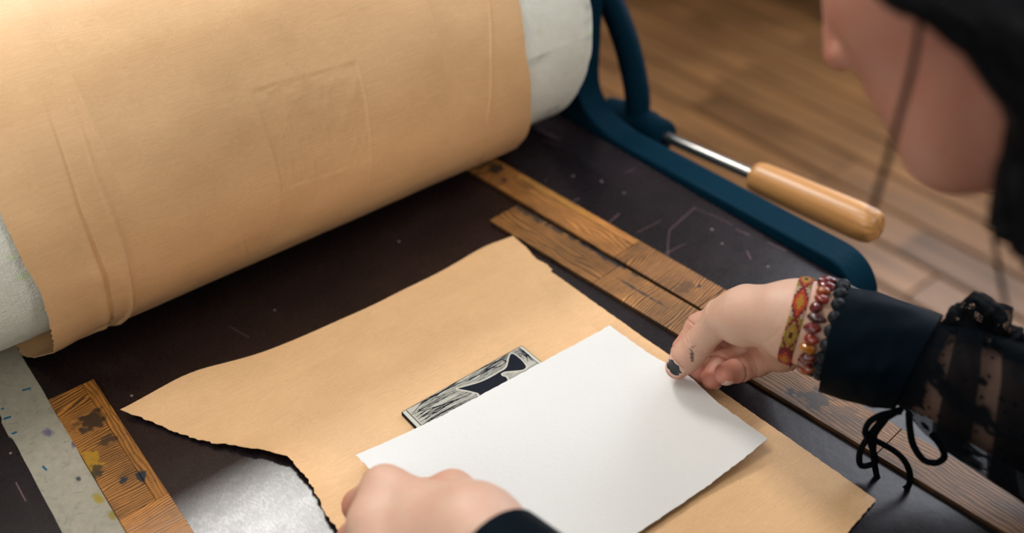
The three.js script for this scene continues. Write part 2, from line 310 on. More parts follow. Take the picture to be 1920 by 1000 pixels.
// ------------------------------------------------------------ felt blanket on the cylinder
{
  // colour map of the felt: weave, specks and ink stains from noise, the same all round the drum
  const feltMap = tex(1024, 1024, (u, v, i, j) => {
    const b = fbm(u * 14, v * 14, 4, 120), st = sstep(0.57, 0.80, fbm(u * 6 + 3, v * 8, 5, 131)), gr = sstep(0.70, 0.82, fbm(u * 22, v * 24, 3, 140)), wv = 0.5 * (Math.sin(i * 0.9) + Math.sin(j * 0.9)) * 0.012;
    const sp = 0.3 * sstep(0.80, 0.9, fbm(u * 40, v * 36, 3, 150));
    const t = 0.97 + 0.12 * (b - 0.5) + 0.09 * (hash(i, j, 5) - 0.5) + wv - 0.24 * st - sp;
    return [238 * t - 16 * gr, 242 * t - 4 * gr, 231 * t - 26 * gr];
  });
  const nx = 200, nt = 220, F0 = -0.425, F1 = 0.150;
  const g = sheet(nx, nt, (s, t) => {
    const x = lerp(F0, F1, s), th = lerp(3.6, -2.5, t), r = ROLL.r + 0.0006 * (fbm(x * 60, th * 8, 2, 5) - 0.5) - 0.0016 * sstep(0.994, 1, s);
    return [x + 0.0012 * (noise(th * 12, 0, 3) - 0.5) * (s > 0.99 ? 1 : 0), ROLL.y + r * Math.sin(th), ROLL.z + r * Math.cos(th), x / 0.4 + 0.35, th * 0.12 / 0.4];
  }, 0.0032);
  single('felt_blanket', g, std({ map: feltMap, roughness: 0.95, bumpMap: tex(512, 512, (u, v, i, j) => 0.6 * hash(i, j, 8) + 0.4 * fbm(u * 70, v * 70, 2, 3), { color: false, rx: 2, ry: 2 }), bumpScale: 0.0008, side: THREE.DoubleSide }), 'off white stained felt blanket wrapped around the press cylinder', 'felt blanket');
}

// ------------------------------------------------------------ kraft paper over the felt
{
  // shape only: the paper has one even colour map all round. Profile of the paper as offset from the cylinder axis, by angle (degrees, 0 = towards the front of the bench), then its free tail
  const paperRadius = table([[-60, 0.1325], [-50, 0.1325], [-40, 0.1312], [-20, 0.1272], [0, 0.1243], [25, 0.1232], [60, 0.1228], [130, 0.1228], [215, 0.1228]]);
  const prof = [];
  for (let a = 205; a >= -50; a -= 1) { const r = paperRadius(a), t = a * Math.PI / 180; prof.push([ROLL.z + r * Math.cos(t), ROLL.y + r * Math.sin(t), a]); }
  const tail = new THREE.CatmullRomCurve3([[-0.1108, Y0 + 0.0225, 0], [-0.1210, Y0 + 0.0125, 0], [-0.134, Y0 + 0.0060, 0], [-0.152, Y0 + 0.0030, 0], [-0.175, Y0 + 0.0022, 0], [-0.20, Y0 + 0.0020, 0]].map(p => new THREE.Vector3(...p)));
  for (let i = 1; i <= 40; i++) { const p = tail.getPoint(i / 40); prof.push([p.x, p.y, -50 - i * 1.2]); }
  const len = [0]; for (let i = 1; i < prof.length; i++) len.push(len[i - 1] + Math.hypot(prof[i][0] - prof[i - 1][0], prof[i][1] - prof[i - 1][1]));
  const LT = len[len.length - 1];
  const at = (d) => { let i = 1; while (i < len.length - 1 && len[i] < d) i++; const f = (d - len[i - 1]) / (len[i] - len[i - 1]), A = prof[i - 1], B = prof[i], C = prof[Math.max(0, i - 2)], E = prof[Math.min(prof.length - 1, i + 1)]; const n = [-(E[1] - C[1]), E[0] - C[0]], m = Math.hypot(...n); return { z: lerp(A[0], B[0], f), y: lerp(A[1], B[1], f), a: lerp(A[2], B[2], f), n: [-n[0] / m * -1, -n[1] / m * -1] }; };
  const xl = table([[-98, -0.333], [-75, -0.337], [-60, -0.327], [-52, -0.3205], [-28, -0.3185], [-12, -0.3165], [0, -0.3195], [15, -0.320], [60, -0.318], [205, -0.31]]);
  const xr = table([[-98, 0.108], [-52, 0.0975], [-35, 0.091], [-21, 0.0835], [4, 0.0745], [23, 0.0785], [60, 0.083], [205, 0.09]]);
  const f1 = table([[-60, -0.279], [-47, -0.2782], [-16, -0.2775], [7, -0.2783], [32, -0.2732], [51, -0.2678], [70, -0.264]]);
  const f2 = table([[-62, -0.276], [-53, -0.2705], [-45, -0.2655], [-39, -0.2635], [-13, -0.2613], [16, -0.2615], [39, -0.2568], [70, -0.252]]);
  const rg = table([[-60, 0.056], [-48, 0.0515], [-17, 0.0368], [9, 0.0423], [27, 0.0515], [60, 0.06]]);
  const bell = (d, w) => Math.exp(-(d / w) * (d / w));
  const creaseHeight = (x, a) => {                                     // metres of relief (vertex positions only, never colour): height of creases and of the embossed print above the paper
    let h = 0;
    const lo = sstep(60, 25, a), d1 = x - f1(a), d2 = x - f2(a), d3 = x - rg(a);
    const foldDepth = lerp(0.35, 1, sstep(20, -15, a));
    h += -0.0026 * foldDepth * lo * bell(d1 - 0.0006, 0.0010) + 0.0010 * foldDepth * lo * bell(d1 + 0.003, 0.0035);
    h += 0.0027 * foldDepth * lo * bell(d2, 0.0011) - 0.0006 * foldDepth * lo * bell(d2 - 0.0030, 0.0018);
    h += 0.0012 * bell(d3, 0.0010) * (a > -60 ? 1 : 0);
    // short slanted folds that meet the first crease
    const k1 = (a + 16) + 260 * (x + 0.2775), k2 = (a + 47) - 330 * (x + 0.2782);
    if (x < -0.2765) { h += 0.0011 * bell(k1, 4.5) * sstep(-0.302, -0.279, x); h -= 0.0016 * bell(k2, 3.2) * sstep(-0.318, -0.279, x); }
    // faint rectangle pressed by an earlier plate: raised border, wavy lines inside
    const ex0 = -0.1475 - 0.0001 * a, ex1 = -0.0725 + 0.0001 * a, ea0 = -13 - 30 * (x + 0.11), ea1 = 22.3 - 30 * (x + 0.11);
    const inX = sstep(ex0, ex0 + 0.0018, x) * sstep(ex1 + 0.0018, ex1, x), inA = sstep(ea0, ea0 + 1.2, a) * sstep(ea1 + 1.2, ea1, a);
    const ins = inX * inA;
    h -= 0.0007 * ins;
    h += 0.00035 * bell(x - ex1 - 0.0012, 0.0012) * sstep(-45, -20, a) * sstep(40, 22, a) + 0.00018 * bell(x - ex0 + 0.001, 0.0016) * sstep(-40, -20, a) * sstep(32, 22, a);
        const zone = sstep(0.42, 0.55, fbm(x * 45, a * 0.09, 3, 66));
    { const rn = Math.abs(2 * noise(zone > 0.5 ? x * 120 : x * 420, zone > 0.5 ? a * 1.5 : a * 0.35, 14) - 1); h += ins * 0.0004 * (1 - rn) * sstep(0.35, 0.6, fbm(x * 90, a * 0.16, 2, 12)); }
    h += 0.0006 * (fbm(x * 26, a * 0.055, 3, 21) - 0.5) + 0.0036 * (fbm(x * 12, a * 0.03, 3, 25) - 0.5);
    const k4 = table([[-40, -0.168], [-20, -0.150], [-5, -0.1475], [25, -0.149]])(a); h += 0.0002 * bell(x - k4, 0.002) * sstep(-45, -30, a) * sstep(30, 20, a);
    h += 0.0005 * bell(x + 0.187 + 0.0003 * a, 0.0016) * bell(a + 30, 16);
    return h;
  };
  const g = sheet(420, 460, (s, t) => {
    const q0 = at(LT * t), a = q0.a;
    const x0 = xl(a) + (a < -12 ? 0.0013 * (fbm(a * 0.9, 1, 2, 3) - 0.5) * 1.6 : 0.0005 * (noise(a * 0.4, 2) - 0.5)), x1 = xr(a) + 0.0009 * (fbm(a * 0.3, 4, 2, 8) - 0.5);
    const x = lerp(x0, x1, s), curlR = -0.0000 + 0.004 * sstep(0.02, 0, 1 - s) * 0, h = creaseHeight(x, a) * sstep(-64, -52, a);
    // loose left edge stands off a little
    const lift = 0.0035 * sstep(-0.285, -0.32, x) * sstep(40, -10, a) * sstep(-62, -45, a) + curlR;
    return [x, q0.y + (h + lift) * q0.n[1], q0.z + (h + lift) * q0.n[0], x * 1 , LT * t];
  }, 0.00035);
  single('kraft_paper_wrap', g, M.kraft, 'creased brown kraft paper wrapped over the felt cylinder', 'kraft paper');
}

// ------------------------------------------------------------ kraft sheet on the bed
{
  const xl = table([[-0.045, -0.3035], [-0.0412, -0.3016], [-0.022, -0.2905], [-0.0056, -0.2826], [0.0239, -0.2658], [0.0468, -0.2467], [0.0636, -0.2333], [0.0891, -0.233], [0.1127, -0.2369], [0.1222, -0.2379], [0.1354, -0.2371], [0.2, -0.233], [0.33, -0.225]]);
  const xr = table([[-0.0246, 0.0220], [-0.0067, 0.0192], [0.0055, 0.0214], [0.0072, 0.0205], [0.0123, 0.0205], [0.0135, 0.0180], [0.12, 0.0205], [0.25, 0.0250], [0.33, 0.0268]]);
  const zt = table([[-0.31, -0.0412], [-0.3016, -0.0412], [-0.2743, -0.0433], [-0.2496, -0.0458], [-0.2056, -0.0346], [-0.1567, -0.0287], [-0.1137, -0.0239], [-0.053, -0.027], [-0.0078, -0.0319], [0.010, -0.0295], [0.022, -0.0246]]);
  const zs = (x) => (zt(x - 0.012) + zt(x - 0.006) + zt(x) + zt(x + 0.006) + zt(x + 0.012)) / 5;
  const zb = table([[-0.25, 0.335], [-0.06, 0.331], [-0.0049, 0.3255], [0.0265, 0.3212]]);
  const g = sheet(220, 420, (s, t) => {
    const zz = lerp(-0.0412, 0.3212, t);
    const tear = 0.0030 * (fbm(zz * 330, 3, 4, 5) - 0.5) * (zz > -0.03 ? 1 : 0.3), tr = 0.0007 * (fbm(zz * 300, 6, 3, 7) - 0.5);
    const x = lerp(xl(zz) + tear, xr(zz) + tr, s), z = lerp(zs(x), zb(x) + 0.0012 * (fbm(x * 400, 2, 3, 6) - 0.5), t);
    const dl = (x - xl(zz)), dt = z - zs(x);
    // edges curl up a little, more in waves along the far edge
    const wave = 0.5 + 0.5 * Math.sin((x + 0.31) * 39);
    const y = 0.0012 + (0.0012 + 0.0030 * wave) * Math.exp(-dt / 0.016) + 0.0034 * Math.exp(-dl / 0.012) * sstep(0.0, 0.06, zz) + 0.0010 * Math.exp(-dl / 0.01) + 0.0009 * (fbm(x * 14, z * 14, 2, 40) - 0.5) * sstep(0.01, 0.05, dt) * (z < 0.06 || x < -0.18 ? 1 : 0.1) + 0.0006;
    return [x, Y0 + Math.max(y, 0.0010), z, x, z];
  }, 0.00045);
  single('kraft_sheet', g, M.kraft, 'sheet of brown kraft paper with a torn edge lying flat on the press bed', 'kraft paper');
}

// ------------------------------------------------------------ linocut plate
{
  const o = [-0.1563, 0.9048, 0.0804], LX = [-0.054, 0.9048, 0.0803][0] - o[0], LZ = 0.142, TH = 0.0032;
  const px = (q) => [(q[0] - o[0]) / LX, (q[1] - o[2]) / LZ];
  const tail = [[-0.1149, 0.0864], [-0.1142, 0.0867], [-0.1024, 0.0908], [-0.096, 0.0921], [-0.089, 0.0925], [-0.0822, 0.0921], [-0.0768, 0.0924], [-0.0724, 0.0885], [-0.0656, 0.0821], [-0.0639, 0.0843], [-0.0637, 0.0901], [-0.0641, 0.0954], [-0.0654, 0.1005],
    [-0.0693, 0.1007], [-0.073, 0.0983], [-0.0767, 0.0959], [-0.0799, 0.0939], [-0.0835, 0.0937], [-0.0839, 0.0967], [-0.082, 0.099], [-0.0846, 0.1042], [-0.0989, 0.1197], [-0.1126, 0.1271], [-0.1136, 0.1138], [-0.1056, 0.1], [-0.1072, 0.0974], [-0.1105, 0.092]];
  const strokes = [];
  const S = (...p) => strokes.push(p.map(px));
  S([-0.1377, 0.0857], [-0.127, 0.0823], [-0.1136, 0.0815], [-0.1055, 0.0802]); S([-0.1522, 0.0869], [-0.1415, 0.0825], [-0.1276, 0.0824], [-0.1154, 0.0827]); S([-0.1511, 0.0929], [-0.138, 0.0912], [-0.1235, 0.0942], [-0.1123, 0.097]);
  S([-0.1221, 0.0797], [-0.1045, 0.0789], [-0.0853, 0.0791], [-0.0692, 0.0813]); S([-0.1148, 0.0819], [-0.1033, 0.0847], [-0.0892, 0.0855], [-0.0803, 0.0847]); S([-0.1015, 0.0822], [-0.0896, 0.0811], [-0.0777, 0.0826], [-0.0712, 0.0839]); S([-0.0945, 0.0839], [-0.0851, 0.0849], [-0.0769, 0.0889]);
  S([-0.058, 0.0805], [-0.0574, 0.0882], [-0.0582, 0.0988]); S([-0.0556, 0.0811], [-0.0575, 0.0896], [-0.0618, 0.0973]); S([-0.0553, 0.0856], [-0.058, 0.0962]); S([-0.0556, 0.0883], [-0.0552, 0.0986]); S([-0.1484, 0.0926], [-0.1374, 0.0954], [-0.1182, 0.0941]); S([-0.1483, 0.0976], [-0.1308, 0.0983], [-0.1175, 0.0992]);
  const W = 1024, H = 1398;
  const ink = 'rgb(7,16,30)';
  const design = (bump) => (c, w, h) => {
    c.fillStyle = bump ? '#404040' : 'rgb(178,178,168)'; c.fillRect(0, 0, w, h);
    seed = 4711;
    if (!bump) for (let i = 0; i < 500; i++) { c.fillStyle = `rgba(${rnd() < .5 ? '150,150,142' : '198,198,188'},0.25)`; c.fillRect(R(0, w), R(0, h), R(10, 90), R(1, 5)); }
    const dark = bump ? '#ffffff' : ink; c.strokeStyle = c.fillStyle = dark; c.lineJoin = 'round';
    const st = (p, lw) => { // tapered gouge-like line
      for (let k = 0; k < p.length - 1; k++) for (let t = 0; t < 1; t += 0.011) { const u = (k + t) / (p.length - 1), x = lerp(p[k][0], p[k + 1][0], t) * w, y = lerp(p[k][1], p[k + 1][1], t) * h; c.beginPath(); c.arc(x + 2 * noise(u * 30, k), y + 3 * (noise(u * 5, 3 + k) - .5), Math.max(0.8, lw * Math.sin(Math.PI * clamp(u, 0.04, 0.96)) * (0.6 + 0.8 * noise(u * 14, 7))), 0, 7); c.fill(); }
    };
    for (const p of strokes) st(p, 4);
    for (let i = 0; i < 260; i++) { const x = R(0.04, 0.78), y = i < 165 ? R(0.004, 0.26) : R(0.26, 0.97), l = R(0.08, 0.34), sl = (x < 0.5 ? 0.020 : -0.012) * R(-0.3, 1.3), f = R(0.6, 1.3); st([[x, y], [x + l * .4, y + sl * .5], [x + l, y + sl * f]], R(0.8, 2.3)); }
    for (let i = 0; i < 22; i++) { const x = 0.80 + 0.008 * i, y = R(0.01, 0.02); st([[x, y], [x + R(-.01, .02), y + R(0.03, 0.12)]], R(1.5, 3)); }
    // dark diving shape left standing in relief, with a pale cut edge
    const tp = tail.map(px);
    c.beginPath(); tp.forEach(([x, y], i) => { const [nx, ny] = tp[(i + 1) % tp.length], mx = (x + nx) / 2 * w, my = (y + ny) / 2 * h; if (!i) { const [lx, ly] = tp[tp.length - 1]; c.moveTo((x + lx) / 2 * w, (y + ly) / 2 * h); } c.quadraticCurveTo(x * w, y * h, mx, my); }); c.closePath();
    c.lineWidth = 26; c.strokeStyle = bump ? '#303030' : 'rgb(192,192,182)'; c.stroke(); c.fillStyle = dark; c.fill();
    c.strokeStyle = dark; c.lineWidth = 5; c.strokeRect(2, 2, w - 4, h - 4); c.lineWidth = 4; c.beginPath(); for (const x of [36, w - 30]) { c.moveTo(x, 10); c.lineTo(x + 3, h - 10); } c.stroke();
    c.lineWidth = 16; c.strokeStyle = bump ? '#404040' : 'rgb(196,196,186)'; c.beginPath(); for (const x of [19, w - 16]) { c.moveTo(x, 8); c.lineTo(x, h - 8); } c.stroke();
    c.fillStyle = dark; for (let i = 0; i < 5; i++) st([[0.05, 0.05 + i * 0.02], [0.16, 0.045 + i * 0.02]], 3.5);
    if (!bump) for (let i = 0; i < 160; i++) { c.fillStyle = `rgba(60,70,84,${R(0.1, 0.5)})`; const [x, y] = [R(0.3, 0.9), R(0, 0.3)]; c.fillRect(x * w, y * h, R(1, 3), R(1, 3)); }
  };
  const map = canvasTex(W, H, design(false)), bump = canvasTex(W, H, design(true), { color: false }); map.flipY = bump.flipY = false;
  const y1 = o[1], g = rbox(o[0], o[0] + LX, y1 - TH, y1, o[2], o[2] + LZ, 0.0004, 1);
  const p = g.attributes.position, n = g.attributes.normal, uv = new Float32Array(p.count * 2);
  for (let i = 0; i < p.count; i++) { uv[2 * i] = (p.getX(i) - o[0]) / LX; uv[2 * i + 1] = (p.getZ(i) - o[2]) / LZ; }
  g.setAttribute('uv', new THREE.BufferAttribute(uv, 2));
  single('linocut_plate', g, phys({ map, bumpMap: bump, bumpScale: 0.0006, roughness: 0.6, specularIntensity: 0.25 }), 'carved grey linocut plate inked in black, half covered by white paper', 'linocut plate');
}

// ------------------------------------------------------------ white sheet lowered onto the plate
{
  const A = [-0.2015, 0.911, 0.0993], B = [0.0072, 0.906, 0.1057], C = [0.0054, 0.913, 0.2539];
  const hR = [0.0036, 0.915, 0.1829], hL = [-0.2092, 0.916, 0.1312];
  const g = sheet(160, 120, (s, t) => {
    const x = A[0] + (B[0] - A[0]) * s + (C[0] - B[0]) * t, z = A[2] + (B[2] - A[2]) * s + (C[2] - B[2]) * t;
    const e = 0.0006, dx = e * (fbm(t * 60, s > 0.5 ? 1 : 9, 3, 2) - 0.5) * (s < 0.001 || s > 0.999 ? 1.6 : 0), dz = e * (fbm(s * 80, t > 0.5 ? 1 : 9, 3, 4) - 0.5) * (t < 0.001 || t > 0.999 ? 1.6 : 0);
    const y0 = (A[1] - Y0) * (1 - s) * (1 - s) * (1 - 0.3 * t) + (B[1] - Y0) * s * s * (1 - t) + (C[1] - Y0) * s * s * s * t;
    let y = Math.max(y0, 0.0056);
    y += (0.0155 - y) * Math.exp(-((x - hR[0]) ** 2 + (z - hR[2]) ** 2) / (0.020 ** 2)) * sstep(0.7, 0.95, s);
    y += (0.016 - y) * Math.exp(-((x - hL[0]) ** 2 + (z - hL[2]) ** 2) / (0.024 ** 2));
    return [x + dx, Y0 + y, z + dz, x, z];
  }, 0.00035);
  single('paper_sheet', g, M.white, 'small plain white sheet of paper held by its edges over the linocut plate', 'paper');
}

// ------------------------------------------------------------ strips beside the work
function woodStrip(label, p0, p1, width, thick, blocks, seedNo, stains, tint) {
  // p0 -> p1: [x, z] of the middle line; blocks: [u0, u1, v0, v1, across, tone] in metres along and shares across
  const L = Math.hypot(p1[0] - p0[0], p1[1] - p0[1]), ang = Math.atan2(p1[0] - p0[0], p1[1] - p0[1]);
  const t = thing('wooden_strip', label, 'wooden strip', [p0[0], Y0, p0[1]], 'wooden strips on the press bed'); t.rotation.y = ang;
  const W = 2048, H = 160;
  const inB = (u, v) => blocks.findIndex(b => u >= b[0] && u < b[1] && v >= b[2] && v < b[3]);
  const map = tex(W, H, (a, b, i, j) => {
    const u = a * L, v = b * width, k = Math.max(0, inB(u, b)), B = blocks[k] || blocks[0], ac = B[4];
    const g = ac ? v : u, c = ac ? u : v;                    // along, across the grain
    const warp = 0.012 * fbm(g * 18, c * 40, 3, seedNo + k * 5);
    const ring = 0.5 + 0.5 * Math.sin((c + warp + 0.10 * (ac ? 1 : 0.4) * g) * (ac ? 3000 : 2300) + 5 * noise(g * 30, c * 200, k));
    const fib = noise(g * 130, c * 2600, seedNo + k) - 0.5, por = noise(g * 260, c * 3400, seedNo + 40 + k) > 0.84 ? 1 : 0, big = fbm(u * 40, v * 50, 3, seedNo + 9) - 0.5;
    let tt = (ac ? 0.80 : 0.86) + (ac ? 0.42 : 0.22) * (ring - 0.5) * (0.5 + fbm(c * 120, g * 30, 2, 3 + k)) + 0.20 * fib - 0.16 * por + 0.30 * big + B[5];
    tt = 0.86 + 1.25 * (tt - 0.86); let col = [176 * tt * tint[0], 119 * tt * tint[1], 60 * tt * tint[2]];
    const ed = Math.min(u - B[0], B[1] - u, (b - B[2]) * width, (B[3] - b) * width); if (ed < 0.00035) col = col.map(x => x * (seedNo === 260 ? 1.22 : 0.62));
    for (const [su, sv, ru, rv, r, gg, bb, al] of stains) {
      const d = Math.hypot((u - su) / ru, (b - sv) / rv) + 1.6 * (fbm(u * 260, v * 260, 4, 17) - 0.5), m = al * sstep(1, 0.6, d);
      col = [lerp(col[0], r, m), lerp(col[1], gg, m), lerp(col[2], bb, m)];
    }
    return col;
  });
  const mat = std({ map, roughness: 0.40, bumpMap: map, bumpScale: 0.00025 });
  for (const b of blocks) {
    const g = new RoundedBoxGeometry(width * (b[3] - b[2]) - 0.0003, thick, b[1] - b[0] - 0.0003, 1, 0.0003); g.translate(width * ((b[2] + b[3]) / 2 - 0.5), thick / 2 + (b[6] || 0), (b[0] + b[1]) / 2);
    const p = g.attributes.position, uv = new Float32Array(p.count * 2);
    for (let i = 0; i < p.count; i++) { uv[2 * i] = clamp(p.getZ(i) / L, 0.0005, 0.9995); uv[2 * i + 1] = clamp(p.getX(i) / width + 0.5, 0.004, 0.996); }
    g.setAttribute('uv', new THREE.BufferAttribute(uv, 2));
    mesh('wood_block', g, mat, t);
  }
  return t;
}
const INK = [24, 27, 38];
woodStrip('long laminated wooden strip running under the cylinder, between press rail and shorter strip', [0.0635, -0.200], [0.0943, 0.2020], 0.0306, 0.0030,
  [[0, 0.105, 0, 1, 1, 0.02], [0.105, 0.245, 0, 0.74, 0, 0.03], [0.105, 0.245, 0.74, 1, 0, 0.14], [0.245, 0.33, 0, 1, 1, -0.05, 0.0001], [0.33, 0.4032, 0, 1, 1, -0.04]], 200,
  [[0.083, 0.6, 0.006, 0.3, ...INK, 0.75], [0.101, 0.42, 0.003, 0.12, ...INK, 0.8], [0.06, 0.4, 0.025, 0.5, 60, 48, 26, 0.5], [0.315, 0.62, 0.0018, 0.07, ...INK, 0.95], [0.308, 0.30, 0.007, 0.3, 70, 50, 30, 0.5], [0.15, 0.9, 0.05, 0.2, 170, 130, 50, 0.4]], [1, 1, 1]);
woodStrip('shorter laminated wooden strip lying nearest the kraft sheet, its end cut square', [0.0375, -0.0598], [0.0796, 0.3950], 0.0318, 0.0030,
  [[0, 0.118, 0, 1, 0, -0.06], [0.118, 0.235, 0, 1, 1, -0.02], [0.235, 0.36, 0, 1, 0, -0.10], [0.36, 0.4565, 0, 1, 0, -0.13]], 230,
  [[0.0, 0.95, 0.10, 0.12, ...INK, 0.6], [0.10, 0.97, 0.03, 0.10, ...INK, 0.8], [0.15, 0.55, 0.03, 0.04, ...INK, 0.75], [0.305, 0.45, 0.012, 0.3, ...INK, 0.55], [0.291, 0.25, 0.004, 0.12, ...INK, 0.8], [0.33, 0.5, 0.02, 0.3, 60, 50, 45, 0.4]], [0.96, 0.98, 1.02]);
woodStrip('orange brown laminated wooden strip with blue ink spots beside the grey stained strip', [-0.3205, -0.0855], [-0.3203, 0.32], 0.0318, 0.0032,
  [[0, 0.031, 0, 0.74, 1, 0.0], [0.0, 0.13, 0.74, 1, 0, -0.02], [0.031, 0.13, 0, 0.74, 1, -0.03, 0.0001], [0.13, 0.25, 0, 1, 1, 0.12], [0.25, 0.4055, 0, 1, 0, 0.0]], 260,
  [[0.105, 0.72, 0.006, 0.13, 22, 30, 46, 0.95], [0.102, 0.44, 0.004, 0.10, 22, 30, 46, 0.9], [0.04, 0.5, 0.012, 0.3, 34, 26, 18, 0.75], [0.075, 0.05, 0.014, 0.28, 170, 130, 20, 0.7], [0.062, 0.6, 0.005, 0.2, 40, 30, 22, 0.6], [0.085, 0.12, 0.006, 0.15, 30, 28, 24, 0.7]], [0.96, 0.93, 0.78]);
{
  const X0 = -0.3665, X1 = -0.3385, Z0 = -0.26, Z1 = 0.30, c2 = ([x, z], w, h) => [(x - X0) / (X1 - X0) * w, (z - Z0) / (Z1 - Z0) * h];
  const blue = [[[-0.3609, -0.0864], [-0.3654, -0.0876]], [[-0.362, -0.0699], [-0.3648, -0.0698]], [[-0.3646, -0.0978], [-0.3631, -0.0979]], [[-0.3488, -0.1071], [-0.3438, -0.1056]], [[-0.3594, -0.0287], [-0.3584, -0.0234]]];
  const map = canvasTex(160, 2048, (c, w, h) => {
    seed = 99; c.fillStyle = 'rgb(160,155,138)'; c.fillRect(0, 0, w, h);
    for (let i = 0; i < 1500; i++) { c.fillStyle = `rgba(${rnd() < .5 ? '132,128,114' : '178,172,154'},${R(.05, .22)})`; c.beginPath(); c.ellipse(R(0, w), R(0, h), R(1, 26), R(1, 10), R(0, 3), 0, 7); c.fill(); }
    for (let i = 0; i < 300; i++) { const b = rnd(); c.strokeStyle = b < 0.22 ? `rgba(40,84,100,${R(.08, .32)})` : `rgba(60,60,58,${R(.05, .26)})`; c.lineWidth = R(0.6, 3); const x = R(0, w), y = R(0, h); c.beginPath(); c.moveTo(x, y); c.lineTo(x + R(-10, 10), y + R(-8, 8)); c.lineTo(x + R(-16, 22), y + R(-9, 9)); c.stroke(); }
    for (const s of blue) { c.strokeStyle = 'rgba(18,86,124,0.95)'; c.lineWidth = 7; c.beginPath(); s.forEach((q, i) => { const [a, b] = c2(q, w, h); i ? c.lineTo(a, b) : c.moveTo(a, b); }); c.stroke(); }
    for (const [q, r, col] of [[[-0.3479, -0.0558], 16, '96,92,118'], [[-0.3388, -0.0345], 15, '80,80,110'], [[-0.3412, 0.0204], 17, '150,132,40'], [[-0.3404, 0.0383], 14, '140,126,50'], [[-0.3456, -0.0039], 8, '50,56,60']]) { const [a, b] = c2(q, w, h); for (let k = 0; k < 14; k++) { c.fillStyle = `rgba(${col},0.20)`; c.beginPath(); c.ellipse(a + R(-.5, .5) * r, b + R(-.6, .6) * r, r * R(.4, 1), r * R(.3, .8), R(0, 3), 0, 7); c.fill(); } }
  });
  map.flipY = false;
  const g = sheet(10, 160, (s, t) => { const z = lerp(Z0, Z1, t), x = lerp(X0 + 0.0006 * (noise(z * 70, 2) - 0.5) - 0.0012 * (z > -0.085 && z < -0.07 ? 1 : 0), X1 + 0.0022 + 0.0008 * (noise(z * 60, 5) - 0.5), s); return [x, Y0 + 0.0024, z, s, t]; }, 0.0022);
  single('stained_strip', g, std({ map, roughness: 0.6, bumpMap: kraftBump, bumpScale: 0.0003, side: THREE.DoubleSide }), 'flat grey strip spotted with blue and yellow ink at the bed side', 'strip');
}

// ------------------------------------------------------------ bodies: distance fields meshed on a grid
const V3 = (a) => new THREE.Vector3(a[0], a[1], a[2]);
const add = (a, b, s = 1) => [a[0] + b[0] * s, a[1] + b[1] * s, a[2] + b[2] * s], sub = (a, b) => [a[0] - b[0], a[1] - b[1], a[2] - b[2]];
const dot = (a, b) => a[0] * b[0] + a[1] * b[1] + a[2] * b[2], len3 = (a) => Math.hypot(a[0], a[1], a[2]), unit = (a) => { const l = len3(a); return [a[0] / l, a[1] / l, a[2] / l]; };
const cross = (a, b) => [a[1] * b[2] - a[2] * b[1], a[2] * b[0] - a[0] * b[2], a[0] * b[1] - a[1] * b[0]], mix = (a, b, t) => [lerp(a[0], b[0], t), lerp(a[1], b[1], t), lerp(a[2], b[2], t)];
const smin = (a, b, k) => { const h = Math.max(k - Math.abs(a - b), 0) / k; return Math.min(a, b) - h * h * k * 0.25; };
const smax = (a, b, k) => -smin(-a, -b, k);
const cap = (a, b, ra, rb) => { const d = sub(b, a), q = dot(d, d) || 1e-9; return (x, y, z) => { const px = x - a[0], py = y - a[1], pz = z - a[2], t = clamp((px * d[0] + py * d[1] + pz * d[2]) / q); return Math.hypot(px - d[0] * t, py - d[1] * t, pz - d[2] * t) - (ra + (rb - ra) * t); }; };
const ell = (c, r, f = [1, 0, 0], u = [0, 1, 0], l = [0, 0, 1]) => { const m = Math.min(...r); return (x, y, z) => { const p = [x - c[0], y - c[1], z - c[2]], a = dot(p, f) / r[0], b = dot(p, u) / r[1], e = dot(p, l) / r[2], k = Math.hypot(a, b, e), g = Math.hypot(a / r[0], b / r[1], e / r[2]); return g > 1e-9 ? k * (k - 1) / g : -m; }; };
